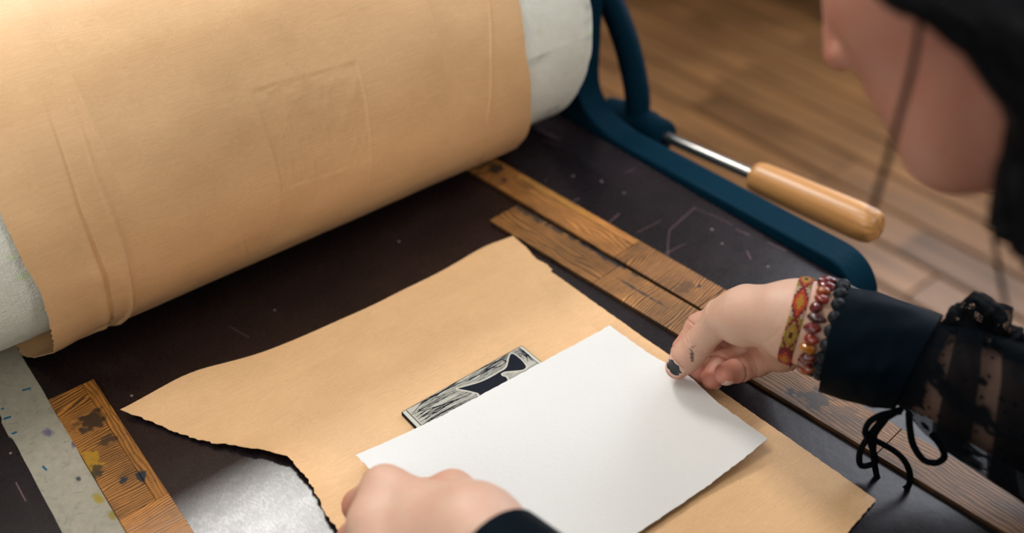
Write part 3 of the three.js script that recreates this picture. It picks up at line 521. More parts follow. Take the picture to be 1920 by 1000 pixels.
function meshField(f, lo, hi, h, colour) {
  const nx = Math.ceil((hi[0] - lo[0]) / h) + 1, ny = Math.ceil((hi[1] - lo[1]) / h) + 1, nz = Math.ceil((hi[2] - lo[2]) / h) + 1, sl = nx * ny, F = new Float32Array(nx * ny * nz);
  // coarse pass: skip blocks that lie far from the surface
  const S = 4;
  F.fill(1);
  for (let k = 0; k < nz; k += S) for (let j = 0; j < ny; j += S) for (let i = 0; i < nx; i += S) {
    const c = f(lo[0] + (i + S / 2) * h, lo[1] + (j + S / 2) * h, lo[2] + (k + S / 2) * h), far = Math.abs(c) > S * h * 1.6 + 0.002;
    for (let c2 = k; c2 < Math.min(nz, k + S); c2++) for (let b = j; b < Math.min(ny, j + S); b++) for (let a = i; a < Math.min(nx, i + S); a++) F[a + b * nx + c2 * sl] = far ? c : f(lo[0] + a * h, lo[1] + b * h, lo[2] + c2 * h);
  }
  const id = new Int32Array(F.length).fill(-1), P = [], E = [[0, 1], [0, 2], [0, 4], [1, 3], [1, 5], [2, 3], [2, 6], [3, 7], [4, 5], [4, 6], [5, 7], [6, 7]], off = [0, 1, nx, nx + 1, sl, sl + 1, sl + nx, sl + nx + 1];
  for (let k = 0; k < nz - 1; k++) for (let j = 0; j < ny - 1; j++) for (let i = 0; i < nx - 1; i++) {
    const b = i + j * nx + k * sl; let m = 0; for (let c = 0; c < 8; c++) if (F[b + off[c]] < 0) m |= 1 << c;
    if (m === 0 || m === 255) continue;
    let x = 0, y = 0, z = 0, n = 0;
    for (const [a, c] of E) { const va = F[b + off[a]], vc = F[b + off[c]]; if ((va < 0) === (vc < 0)) continue; const t = va / (va - vc); x += lerp(a & 1, c & 1, t); y += lerp((a >> 1) & 1, (c >> 1) & 1, t); z += lerp(a >> 2, c >> 2, t); n++; }
    id[b] = P.length / 3; P.push(lo[0] + (i + x / n) * h, lo[1] + (j + y / n) * h, lo[2] + (k + z / n) * h);
  }
  const I = [];
  for (let k = 1; k < nz - 1; k++) for (let j = 1; j < ny - 1; j++) for (let i = 1; i < nx - 1; i++) {
    const b = i + j * nx + k * sl, s = F[b] < 0;
    const q = (o1, o2, flip) => { const a = id[b - o1 - o2], c = id[b - o2], d = id[b], e = id[b - o1]; if (a < 0 || c < 0 || d < 0 || e < 0) return; flip ? I.push(a, c, d, a, d, e) : I.push(a, d, c, a, e, d); };
    if (s !== F[b + 1] < 0) q(nx, sl, s);
    if (s !== F[b + nx] < 0) q(sl, 1, s);
    if (s !== F[b + sl] < 0) q(1, nx, s);
  }
  const N = new Float32Array(P.length), C = colour ? new Float32Array(P.length) : null, e = h * 0.5;
  for (let v = 0; v < P.length; v += 3) {
    const x = P[v], y = P[v + 1], z = P[v + 2], g = unit([f(x + e, y, z) - f(x - e, y, z), f(x, y + e, z) - f(x, y - e, z), f(x, y, z + e) - f(x, y, z - e)]);
    N[v] = g[0]; N[v + 1] = g[1]; N[v + 2] = g[2];
    if (C) { const c = colour(x, y, z); C[v] = c[0]; C[v + 1] = c[1]; C[v + 2] = c[2]; }
  }
  const g = new THREE.BufferGeometry();
  g.setAttribute('position', new THREE.Float32BufferAttribute(P, 3)); g.setAttribute('normal', new THREE.BufferAttribute(N, 3)); if (C) g.setAttribute('color', new THREE.BufferAttribute(C, 3)); g.setIndex(I);
  return g;
}

// a hand: wrist, forearm end, thumb and four fingers as chains of [x, y, z, radius]
function hand(H) {
  const chain = (c) => { const s = []; for (let i = 0; i < c.length - 1; i++) s.push(cap(c[i], c[i + 1], c[i][3], c[i + 1][3])); return s; };
  const uni = (a, k) => (x, y, z) => { let d = a[0](x, y, z); for (let i = 1; i < a.length; i++) d = smin(d, a[i](x, y, z), k); return d; };
  const palm = uni(H.palm.map(([a, b, ra, rb]) => cap(a, b, ra, rb)), H.kp ?? 0.012), thumb = uni(chain(H.thumb), 0.005), thenar = uni(H.thenar.map(([a, b, ra, rb]) => cap(a, b, ra, rb)), 0.010), fing = H.fingers.map(c => uni(chain(c), 0.0035));
  const creases = H.creases || [];
  const f = (x, y, z) => {
    const p = palm(x, y, z);
    let th = smin(thumb(x, y, z), thenar(x, y, z), 0.008); let d = smin(p, th, H.kt ?? 0.006);
    for (const g of fing) { const e = g(x, y, z); d = smin(d, smin(p, e, 0.004), 0.0006); }
    if (d < 0.004) for (const c of creases) { const t = Math.abs((x - c.p[0]) * c.n[0] + (y - c.p[1]) * c.n[1] + (z - c.p[2]) * c.n[2]); if (t < 0.004) { const r = Math.hypot(x - c.p[0], y - c.p[1], z - c.p[2]); if (r < c.r) { const m = c.s ? clamp(((x - c.p[0]) * c.s[0] + (y - c.p[1]) * c.s[1] + (z - c.p[2]) * c.s[2]) / 0.004 + 0.3) : 1; d += 1.7 * c.d * m * Math.exp(-(t * t) / (c.w * c.w)) * clamp((c.r - r) / (0.3 * c.r)); } } }
    return d;
  };
  return f;
}
// skin: base tone with blood near the surface at finger ends and joints, and faint mottling
const SKIN = [0.60, 0.395, 0.292], FLUSH = [0.50, 0.155, 0.105];
const skinAt = (spots, inks = []) => (x, y, z) => {
  let m = 0; for (const [p, r, a] of spots) { const d = Math.hypot(x - p[0], y - p[1], z - p[2]) / r; if (d < 2.5) m = Math.max(m, a * Math.exp(-d * d)); }
  const n = noise3(x * 160, y * 160, z * 160) - 0.5, n2 = noise3(x * 620, y * 620, z * 620) - 0.5; m = clamp(m + 0.22 * n + 0.10, 0, 1);
  let c = mix(SKIN, FLUSH, m); const k = 1 + 0.07 * n2 + 0.05 * n; c = c.map(v => v * k);
  for (const [a, b, r] of inks) { const d = cap(a, b, r, r * 0.8)(x, y, z) + 0.0012 * (noise3(x * 1500, y * 1500, z * 1500) - 0.5); c = mix(c, [0.02, 0.018, 0.022], 0.85 * sstep(0.0004, -0.0003, d)); }
  return c;
};
const J = (p, r) => [p[0], p[1], p[2], r];

let handR;
const person = thing('person', 'person in a black lace sleeved blouse bending over the press, holding white paper', 'person', [0.05, 0, 0.88]);
const bodyGeos = [];

// right hand: thumb on the sheet, forefinger under it, the other fingers curled
const RH_ = { wrist: [0.0306, 0.99, 0.2442], fore: [0.0487, 0.9912, 0.2836], cmc: [0.0233, 0.9929, 0.2343], mcp: [0.0147, 0.9714, 0.1982], ip: [0.008, 0.9457, 0.1883], tip: [-0.0028, 0.9264, 0.1817] };
const axisR = unit(sub(RH_.fore, RH_.wrist));
const elbowR = [0.1002, 0.9632, 0.4132];
{
  const w = RH_.wrist, i1 = [0.0464, 0.9598, 0.192], i2 = [0.0301, 0.9349, 0.1694], i3 = [0.0167, 0.921, 0.169], i4 = [0.0088, 0.911, 0.1713];
  const m1 = [0.0602, 0.9447, 0.1885], m2 = [0.0476, 0.9165, 0.1751], m3 = [0.0265, 0.914, 0.1792], m4 = [0.0148, 0.9099, 0.1841];
  const r1 = [0.058, 0.9355, 0.2039], r2 = [0.048, 0.918, 0.193], r3 = [0.0296, 0.9174, 0.1925], r4 = [0.016, 0.9157, 0.1968];
  const p1 = [0.0503, 0.938, 0.2227], p2 = [0.0423, 0.9243, 0.2111], p3 = [0.0293, 0.9234, 0.207], p4 = [0.0177, 0.9257, 0.2057];
  const H = {
    palm: [[w, i1, 0.0205, 0.0112], [w, m1, 0.0195, 0.0125], [w, r1, 0.0185, 0.0115], [add(w, axisR, -0.012), p1, 0.0165, 0.0105], [i1, m1, 0.0110, 0.0120], [m1, r1, 0.0120, 0.0115], [r1, p1, 0.0115, 0.0105], [w, RH_.fore, 0.0222, 0.0225], [RH_.fore, elbowR, 0.0225, 0.033]],
    thenar: [[RH_.cmc, mix(RH_.cmc, RH_.mcp, 0.62), 0.0185, 0.0170], [mix(RH_.cmc, RH_.mcp, 0.62), RH_.mcp, 0.0162, 0.0098], [mix(RH_.cmc, i1, 0.35), i1, 0.0135, 0.0100]],
    thumb: [J(RH_.mcp, 0.0098), J(mix(RH_.mcp, RH_.ip, 0.55), 0.0086), J(RH_.ip, 0.0092), J(mix(RH_.ip, RH_.tip, 0.55), 0.0094), J(RH_.tip, 0.0080)],
    fingers: [[J(i1, 0.0108), J(mix(i1, i2, .5), 0.0098), J(i2, 0.0092), J(i3, 0.0078), J(i4, 0.0062)], [J(m1, 0.0112), J(m2, 0.0092), J(m3, 0.0082), J(m4, 0.0070)], [J(r1, 0.0108), J(r2, 0.0090), J(r3, 0.0084), J(r4, 0.0076)], [J(p1, 0.0100), J(p2, 0.0086), J(p3, 0.0082), J(p4, 0.0076)]],
    kp: 0.010, kt: 0.0045, creases: [],
  };
  const cr = (p, q, t, d, wd, r) => H.creases.push({ p: mix(p, q, t), n: unit(sub(q, p)), d, w: wd, r });
  for (const [c, rr] of [[H.fingers[0], 0.012], [H.fingers[1], 0.011], [H.fingers[2], 0.0105], [H.fingers[3], 0.0095]]) for (let k = 1; k < c.length - 1; k++) { if (c === H.fingers[0] && k === 1) continue; cr(c[k], c[k + 1], 0.02, 0.0007, 0.0007, rr); }
  cr(r2, r3, 0.5, 0.0004, 0.0008, 0.010); cr(p2, p3, 0.35, 0.0005, 0.0008, 0.0105); cr(p3, p4, 0.15, 0.0006, 0.0009, 0.0105); cr(r3, r4, 0.1, 0.0006, 0.0009, 0.0105); cr(i1, i2, 0.06, 0.0006, 0.0007, 0.014);
  cr(RH_.mcp, RH_.ip, 0.86, 0.00035, 0.0006, 0.013); cr(RH_.ip, RH_.tip, 0.02, 0.0004, 0.0006, 0.0125); cr(RH_.mcp, RH_.ip, 0.97, 0.0003, 0.0005, 0.012);
  const mm = mix(RH_.mcp, RH_.cmc, 0.05); for (const t of [-0.08, 0.06, 0.16]) cr(mm, RH_.cmc, t, 0.0004, 0.0007, 0.016);
  H.creases.push({ p: mix(RH_.cmc, w, 0.2), n: unit(add(axisR, [0, -0.6, 0.1])), d: 0.0004, w: 0.0008, r: 0.024 }, { p: add(mix(RH_.cmc, w, 0.5), [0, -0.012, 0.004]), n: unit(add(axisR, [0, 0.5, -0.2])), d: 0.0005, w: 0.0008, r: 0.018 });
  const f = hand(H); handR = f;
  const flush = [[RH_.tip, 0.012, 0.75], [i4, 0.014, 0.8], [i3, 0.012, 0.75], [i2, 0.012, 0.7], [mix(i1, i2, 0.5), 0.014, 0.5], [m4, 0.013, 0.85], [m3, 0.012, 0.7], [r4, 0.012, 1], [r3, 0.012, 0.8], [r2, 0.012, 0.6], [p4, 0.011, 1], [p3, 0.010, 0.85], [p2, 0.011, 0.7], [mix(r1, p1, 0.5), 0.018, 0.7], [RH_.ip, 0.010, 0.35]];
  const surf = (o, dir) => { let t = 0.03; for (let k = 0; k < 60; k++) { const q = add(o, dir, t), d = f(...q); t -= d * 0.8; if (Math.abs(d) < 1e-5) break; } return add(o, dir, t); };
  const toEye = unit([-0.47, 0.62, 0.63]);
  const s1 = surf([0.0028, 0.9397, 0.1855], toEye), s2 = surf([0.0022, 0.9345, 0.187], toEye), s3 = surf([0.0028, 0.9426, 0.1842], toEye), s4 = surf([0.0055, 0.9442, 0.1847], toEye);
  const all = [...H.fingers.flat(), ...H.thumb, w, RH_.fore, mix(RH_.fore, elbowR, 0.5)], lo = [9, 9, 9], hi = [-9, -9, -9];
  for (const q of all) for (let k = 0; k < 3; k++) { lo[k] = Math.min(lo[k], q[k] - 0.03); hi[k] = Math.max(hi[k], q[k] + 0.03); }
  bodyGeos.push(meshField(f, lo, hi, 0.0012, skinAt(flush, [[s1, s2, 0.0010], [s3, s1, 0.0004], [s3, s4, 0.0003]])));
  // thumb nail with chipped black polish; plain nails on ring and little finger
  const ax = unit(sub(RH_.tip, RH_.ip));
  const nail = (c, dir, along, L, W, lift) => gridSurf(16, 16, (a, b) => { const u = (a - 0.5) * 2, v = (b - 0.5) * 2, side = unit(cross(dir, along)); const kk = Math.sqrt(Math.max(0, 1 - 0.35 * u * u)); const o = add(add(c, side, u * W * (v > 0 ? Math.sqrt(1 - 0.55 * v * v) : 1 - 0.12 * v * v)), along, v * L * kk); const q = surf(o, unit(add(dir, side, u * 0.35))); return [...add(q, dir, lift - 0.0006 * Math.pow(Math.abs(u), 3)), a, b]; });
  const nm = canvasTex(128, 128, (c, W, Hh) => { c.fillStyle = 'rgb(206,172,156)'; c.fillRect(0, 0, W, Hh); c.fillStyle = 'rgb(8,13,22)'; c.beginPath(); [[22, 30], [40, 22], [58, 30], [76, 20], [98, 26], [112, 44], [104, 62], [116, 84], [96, 96], [84, 118], [60, 108], [40, 116], [28, 96], [14, 84], [26, 62], [16, 48]].forEach(([x, y], i) => i ? c.lineTo(x, y) : c.moveTo(x, y)); c.closePath(); c.fill(); });
  const dN = unit(add(toEye, [-0.55, 0.1, -0.35]));
  const tn = part('thumb_nail', nail(add(RH_.tip, ax, -0.0005), dN, ax, 0.0056, 0.0058, 0.0004), std({ map: nm, roughness: 0.25, side: THREE.DoubleSide }), person); tn.userData.label = 'thumb nail with chipped black polish';
  const nailMat = std({ color: lin(0.62, 0.45, 0.38), roughness: 0.3, side: THREE.DoubleSide });
  for (const [a, b] of [[r3, r4], [p3, p4]]) { const al = unit(sub(b, a)), d2 = unit(add(unit([-0.6, -0.2, 0.3]), al, -dot(unit([-0.6, -0.2, 0.3]), al))); part('finger_nail', nail(add(b, al, 0.0022), d2, al, 0.0034, 0.0036, 0.0002), nailMat, person); }
}
// left hand: seen from its back, gripping the other end of the sheet
const LW = [-0.2032, 0.968, 0.2319], elbowL = [-0.205, Y0 + 0.100, 0.460], axisL = unit(sub(elbowL, LW));
{
  const i1 = [-0.2183, 0.956, 0.1682], i2 = [-0.2277, 0.934, 0.1516], i3 = [-0.224, 0.9225, 0.1546], i4 = [-0.2195, 0.9245, 0.1583];
  const m1 = [-0.2345, 0.955, 0.184], m2 = [-0.2419, 0.933, 0.1692], m3 = [-0.2364, 0.92, 0.1696], m4 = [-0.2296, 0.917, 0.1694];
  const r1 = [-0.2411, 0.95, 0.2009], r2 = [-0.2481, 0.931, 0.1889], r3 = [-0.2428, 0.919, 0.1886], r4 = [-0.2358, 0.916, 0.188];
  const p1 = [-0.2416, 0.944, 0.2159], p2 = [-0.2487, 0.93, 0.2079], p3 = [-0.2447, 0.919, 0.2068], p4 = [-0.2384, 0.916, 0.206];
  const cmc = [-0.1921, 0.964, 0.2179], mcp = [-0.1886, 0.95, 0.1896], ip = [-0.1983, 0.936, 0.1713], tip = [-0.2081, 0.93, 0.1585];
  const H = {
    palm: [[LW, i1, 0.0205, 0.0118], [LW, m1, 0.020, 0.0120], [LW, r1, 0.019, 0.0115], [LW, p1, 0.018, 0.0105], [i1, m1, 0.0100, 0.0105], [m1, r1, 0.0105, 0.010], [r1, p1, 0.010, 0.0095], [LW, elbowL, 0.0235, 0.034]],
    thenar: [[cmc, mcp, 0.0150, 0.0112]],
    thumb: [J(mcp, 0.0122), J(ip, 0.0105), J(tip, 0.0085)],
    fingers: [[J(i1, 0.0120), J(i2, 0.0094), J(i3, 0.0082), J(i4, 0.0070)], [J(m1, 0.012), J(m2, 0.0094), J(m3, 0.0083), J(m4, 0.0070)], [J(r1, 0.0115), J(r2, 0.0092), J(r3, 0.0080), J(r4, 0.0068)], [J(p1, 0.0105), J(p2, 0.0082), J(p3, 0.0072), J(p4, 0.0064)]],
    kp: 0.012, kt: 0.010, creases: [],
  };
  const f = hand(H), flush = [[i2, 0.016, 0.9], [i3, 0.014, 0.8], [mix(i1, i2, .5), 0.012, 0.7], [m2, 0.016, 0.8], [mix(i1, m1, .5), 0.010, 0.45], [add(i1, [0.018, 0.006, 0.010]), 0.009, 0.45], [r2, 0.015, 0.7], [mcp, 0.013, 0.45]];
  const all = [...H.fingers.flat(), ...H.thumb, LW, mix(LW, elbowL, 0.45)], lo = [9, 9, 9], hi = [-9, -9, -9];
  for (const q of all) for (let k = 0; k < 3; k++) { lo[k] = Math.min(lo[k], q[k] - 0.035); hi[k] = Math.max(hi[k], q[k] + 0.035); }
  bodyGeos.push(meshField(f, lo, hi, 0.0020, skinAt(flush)));
}
// head, bent down and turned a little to the person's left
const HS = 0.95, hN = [-0.0012, 1.1746, 0.2535];
const [hF, hU, hL] = (() => { const r = Math.PI / 180, ph = 25 * r, ps = 42 * r, ro = 18 * r; const f = [-Math.sin(ph) * Math.cos(ps), -Math.sin(ps), -Math.cos(ph) * Math.cos(ps)], l0 = [-Math.cos(ph), 0, Math.sin(ph)]; let u0 = cross(l0, f); if (u0[1] < 0) u0 = u0.map(v => -v); const l = add(l0.map(v => v * Math.cos(ro)), u0, Math.sin(ro)), u = add(u0.map(v => v * Math.cos(ro)), l0, -Math.sin(ro)); return [f, u, l]; })();
const hC = add(add(hN, hF, -0.105 * HS), hU, 0.035 * HS);
const hp = (f, u, l) => add(add(add(hC, hF, f * HS), hU, u * HS), hL, l * HS);
const neckTop = hp(-0.045, -0.07, 0), neckBase = [0.075, Y0 + 0.315, 0.505];
const headField = (() => {
  const E = (f, u, l, rf, ru, rl) => ell(hp(f, u, l), [rf * HS, ru * HS, rl * HS], hF, hU, hL), K = (a, b, ra, rb) => cap(hp(...a), hp(...b), ra * HS, rb * HS);
  const parts = [[E(-0.015, 0.035, 0, 0.098, 0.088, 0.075), 0], [E(0.030, -0.035, 0, 0.058, 0.075, 0.060), 0.03], [E(0.050, -0.085, 0, 0.036, 0.034, 0.040), 0.03], [E(0.073, -0.100, 0, 0.014, 0.014, 0.018), 0.02], [K([0.005, -0.07, 0.05], [0.06, -0.098, 0.02], 0.012, 0.013), 0.02], [K([0.005, -0.07, -0.05], [0.06, -0.098, -0.02], 0.012, 0.013), 0.02],
    [E(0.052, -0.025, 0.038, 0.024, 0.022, 0.018), 0.02], [E(0.052, -0.025, -0.038, 0.024, 0.022, 0.018), 0.02], [K([0.078, 0.022, 0.025], [0.078, 0.022, -0.025], 0.011, 0.011), 0.015],
    [K([0.080, 0.008, 0], [0.098, -0.034, 0], 0.006, 0.0085), 0.010], [K([0.092, -0.036, 0.010], [0.086, -0.036, 0.014], 0.006, 0.005), 0.006], [K([0.092, -0.036, -0.010], [0.086, -0.036, -0.014], 0.006, 0.005), 0.006],
    [E(0.060, -0.055, 0, 0.028, 0.032, 0.034), 0.012], [K([0.079, -0.0625, 0.016], [0.087, -0.0615, 0], 0.0035, 0.0055), 0.006], [K([0.079, -0.0625, -0.016], [0.087, -0.0615, 0], 0.0035, 0.0055), 0.006], [K([0.077, -0.0735, 0.013], [0.084, -0.0745, 0], 0.004, 0.0062), 0.006], [K([0.077, -0.0735, -0.013], [0.084, -0.0745, 0], 0.004, 0.0062), 0.006],
    [cap(neckTop, neckBase, 0.050, 0.056), 0.03]];
  for (const s of [1, -1]) parts.push([E(-0.012, -0.008, s * 0.075, 0.016, 0.030, 0.007), 0.008]);
  const eyes = [1, -1].map(s => E(0.079, 0.001, s * 0.032, 0.012, 0.011, 0.016)), ball = [1, -1].map(s => E(0.064, 0.001, s * 0.032, 0.013, 0.012, 0.014));
  return (x, y, z) => { let d = parts[0][0](x, y, z); for (let i = 1; i < parts.length; i++) d = smin(d, parts[i][0](x, y, z), parts[i][1]); for (const e of eyes) d = smax(d, -e(x, y, z), 0.012); for (const b of ball) d = smin(d, b(x, y, z), 0.003); return d; };
})();
bodyGeos.push(meshField(headField, hC.map(v => v - 0.155), hC.map(v => v + 0.155), 0.0032, (() => { const s = skinAt([[hp(0.03, -0.04, 0), 0.16, 0.62], [hp(0.105, -0.035, 0), 0.022, 0.75], [hp(0.065, -0.03, 0.045), 0.03, 0.55], [hp(0.065, -0.03, -0.045), 0.03, 0.55], [hp(0.09, -0.066, 0), 0.013, 0.9]]); return s; })()));
// trunk, arms and legs
const shR = [0.205, Y0 + 0.275, 0.560], shL = [-0.130, Y0 + 0.275, 0.575], chest = [0.045, Y0 + 0.215, 0.655], waist = [0.045, Y0 + 0.110, 0.785], hip = [0.045, Y0 + 0.02, 0.90];
const bodyField = (() => {
  const a = [[neckTop, neckBase, 0.050, 0.055], [neckBase, chest, 0.06, 0.11], [shR, shL, 0.052, 0.052], [add(chest, [-0.06, 0, 0]), add(chest, [0.06, 0, 0]), 0.105, 0.105], [chest, waist, 0.115, 0.100], [add(waist, [-0.045, 0, 0]), add(waist, [0.045, 0, 0]), 0.088, 0.088], [waist, hip, 0.100, 0.115], [add(hip, [-0.07, 0, 0]), add(hip, [0.07, 0, 0]), 0.105, 0.105],
    [shR, elbowR, 0.046, 0.034], [elbowR, mix(RH_.fore, elbowR, 0.55), 0.034, 0.024], [shL, elbowL, 0.048, 0.038], [elbowL, mix(LW, elbowL, 0.5), 0.034, 0.022],
    [add(hip, [0.085, -0.02, 0]), [0.140, 0.50, 0.93], 0.085, 0.058], [[0.140, 0.50, 0.93], [0.150, 0.09, 0.97], 0.055, 0.036], [[0.150, 0.055, 0.98], [0.160, 0.035, 0.83], 0.035, 0.028], [add(hip, [-0.085, -0.02, 0]), [-0.050, 0.50, 0.95], 0.085, 0.058], [[-0.050, 0.50, 0.95], [-0.060, 0.09, 1.02], 0.055, 0.036], [[-0.060, 0.055, 1.03], [-0.070, 0.035, 0.88], 0.035, 0.028]].map(([p, q, r, s]) => cap(p, q, r, s));
  return (x, y, z) => { let d = a[0](x, y, z); for (let i = 1; i < a.length; i++) d = smin(d, a[i](x, y, z), 0.025); return d; };
})();
bodyGeos.push(meshField(bodyField, [-0.32, 0.0, 0.24], [0.36, Y0 + 0.48, 1.14], 0.012, () => SKIN));
{
  const g = mergeGeometries(bodyGeos.map(b => b.toNonIndexed()));
  const skinBump = tex(512, 512, (u, v, i, j) => 0.5 * fbm(u * 120, v * 120, 2, 6) + 0.5 * hash(i, j, 2), { color: false });
  const body = part('body', g, phys({ vertexColors: true, roughness: 0.52, sheen: 0.25, sheenRoughness: 0.6, sheenColor: lin(0.5, 0.25, 0.2) }), person); body.userData.label = 'bare skin of hands, face and neck'; for (const n of [...person.children]) if (n.name.endsWith('_nail')) body.add(n);
}
// clothing: blouse on the trunk and upper arms, long skirt, shoes
const cloth = phys({ color: lin(0.0016, 0.0036, 0.0062), roughness: 0.75, specularIntensity: 0.1, side: THREE.DoubleSide });
const satin = phys({ color: lin(0.0012, 0.0036, 0.0066), roughness: 0.6, specularIntensity: 0.10, specularColor: lin(0.5, 0.8, 1), side: THREE.DoubleSide });
{
  const up = unit(sub(neckTop, neckBase));
  const f = (x, y, z) => Math.max(bodyField(x, y, z) - 0.013 + 0.003 * (noise3(x * 26, y * 26, z * 26) - 0.5), dot(sub([x, y, z], neckBase), up) - 0.012, Y0 - 0.06 - y, 0.475 - z);
  part('blouse', meshField(f, [-0.36, Y0 - 0.10, 0.44], [0.44, Y0 + 0.44, 1.12], 0.010), cloth, person);
  const skirt = gridSurf(72, 30, (a, b) => { const t = a * Math.PI * 2, y = lerp(Y0 + 0.075, 0.24, b), fold = 1 + 0.05 * b * Math.sin(t * 11) + 0.03 * b * Math.sin(t * 7 + 1), rx = lerp(0.200, 0.30, Math.pow(b, 0.7)) * fold, rz = lerp(0.150, 0.22, Math.pow(b, 0.7)) * fold; return [0.045 + rx * Math.cos(t), y, lerp(0.875, 0.95, b) + rz * Math.sin(t)]; });
  part('skirt', skirt, cloth, person);
  for (const [a, b] of [[[0.150, 0.045, 0.99], [0.162, 0.035, 0.80]], [[-0.060, 0.045, 1.04], [-0.072, 0.035, 0.85]]]) { const c = cap(a, b, 0.044, 0.036), f2 = (x, y, z) => Math.max(smin(c(x, y, z), cap(a, add(a, [0, 0.06, 0.005]), 0.045, 0.043)(x, y, z), 0.01), y - 0.11, 0.001 - y); part('shoe', meshField(f2, [a[0] - 0.08, -0.005, b[2] - 0.06], [a[0] + 0.08, 0.13, a[2] + 0.07], 0.006), M.black, person); }
}
// sleeves: rings given by their highest and lowest point and their depth radius
function loft(rings, nu, nv, wob = 0) {
  // rings: [top, bottom, depth radius]
  const T = new THREE.CatmullRomCurve3(rings.map(r => V3(r[0]))), B = new THREE.CatmullRomCurve3(rings.map(r => V3(r[1])));
  const n = rings.length - 1, at = (c, v) => { const p = c.getPoint(v); return [p.x, p.y, p.z]; };
  return gridSurf(nu, nv, (a, b) => {
    const t = at(T, b), o = at(B, b), c = mix(t, o, 0.5), h = sub(t, c), t2 = mix(at(T, Math.min(1, b + 0.02)), at(B, Math.min(1, b + 0.02)), 0.5), t1 = mix(at(T, Math.max(0, b - 0.02)), at(B, Math.max(0, b - 0.02)), 0.5);
    const ax = unit(sub(t2, t1)), e = unit(cross(ax, h)), k = Math.min(n - 1, Math.floor(b * n)), r2 = lerp(rings[k][2], rings[k + 1][2], b * n - k), th = a * Math.PI * 2;
    const w = 1 + wob * (0.5 * Math.sin(th * 9 + b * 5) + (noise(a * 22, b * 9, 6) - 0.5) * 1.2) * Math.sin(Math.PI * clamp(b * 1.1));
    return [...add(add(c, h, Math.cos(th) * w), e, Math.sin(th) * r2 * w), a, b];
  });
}
const S0 = [[0.0511, 1.0123, 0.2535], [0.016, 0.9639, 0.2748], 0.0290], S3 = [[0.0771, 1.0091, 0.3048], [0.0338, 0.9679, 0.3129], 0.0290];
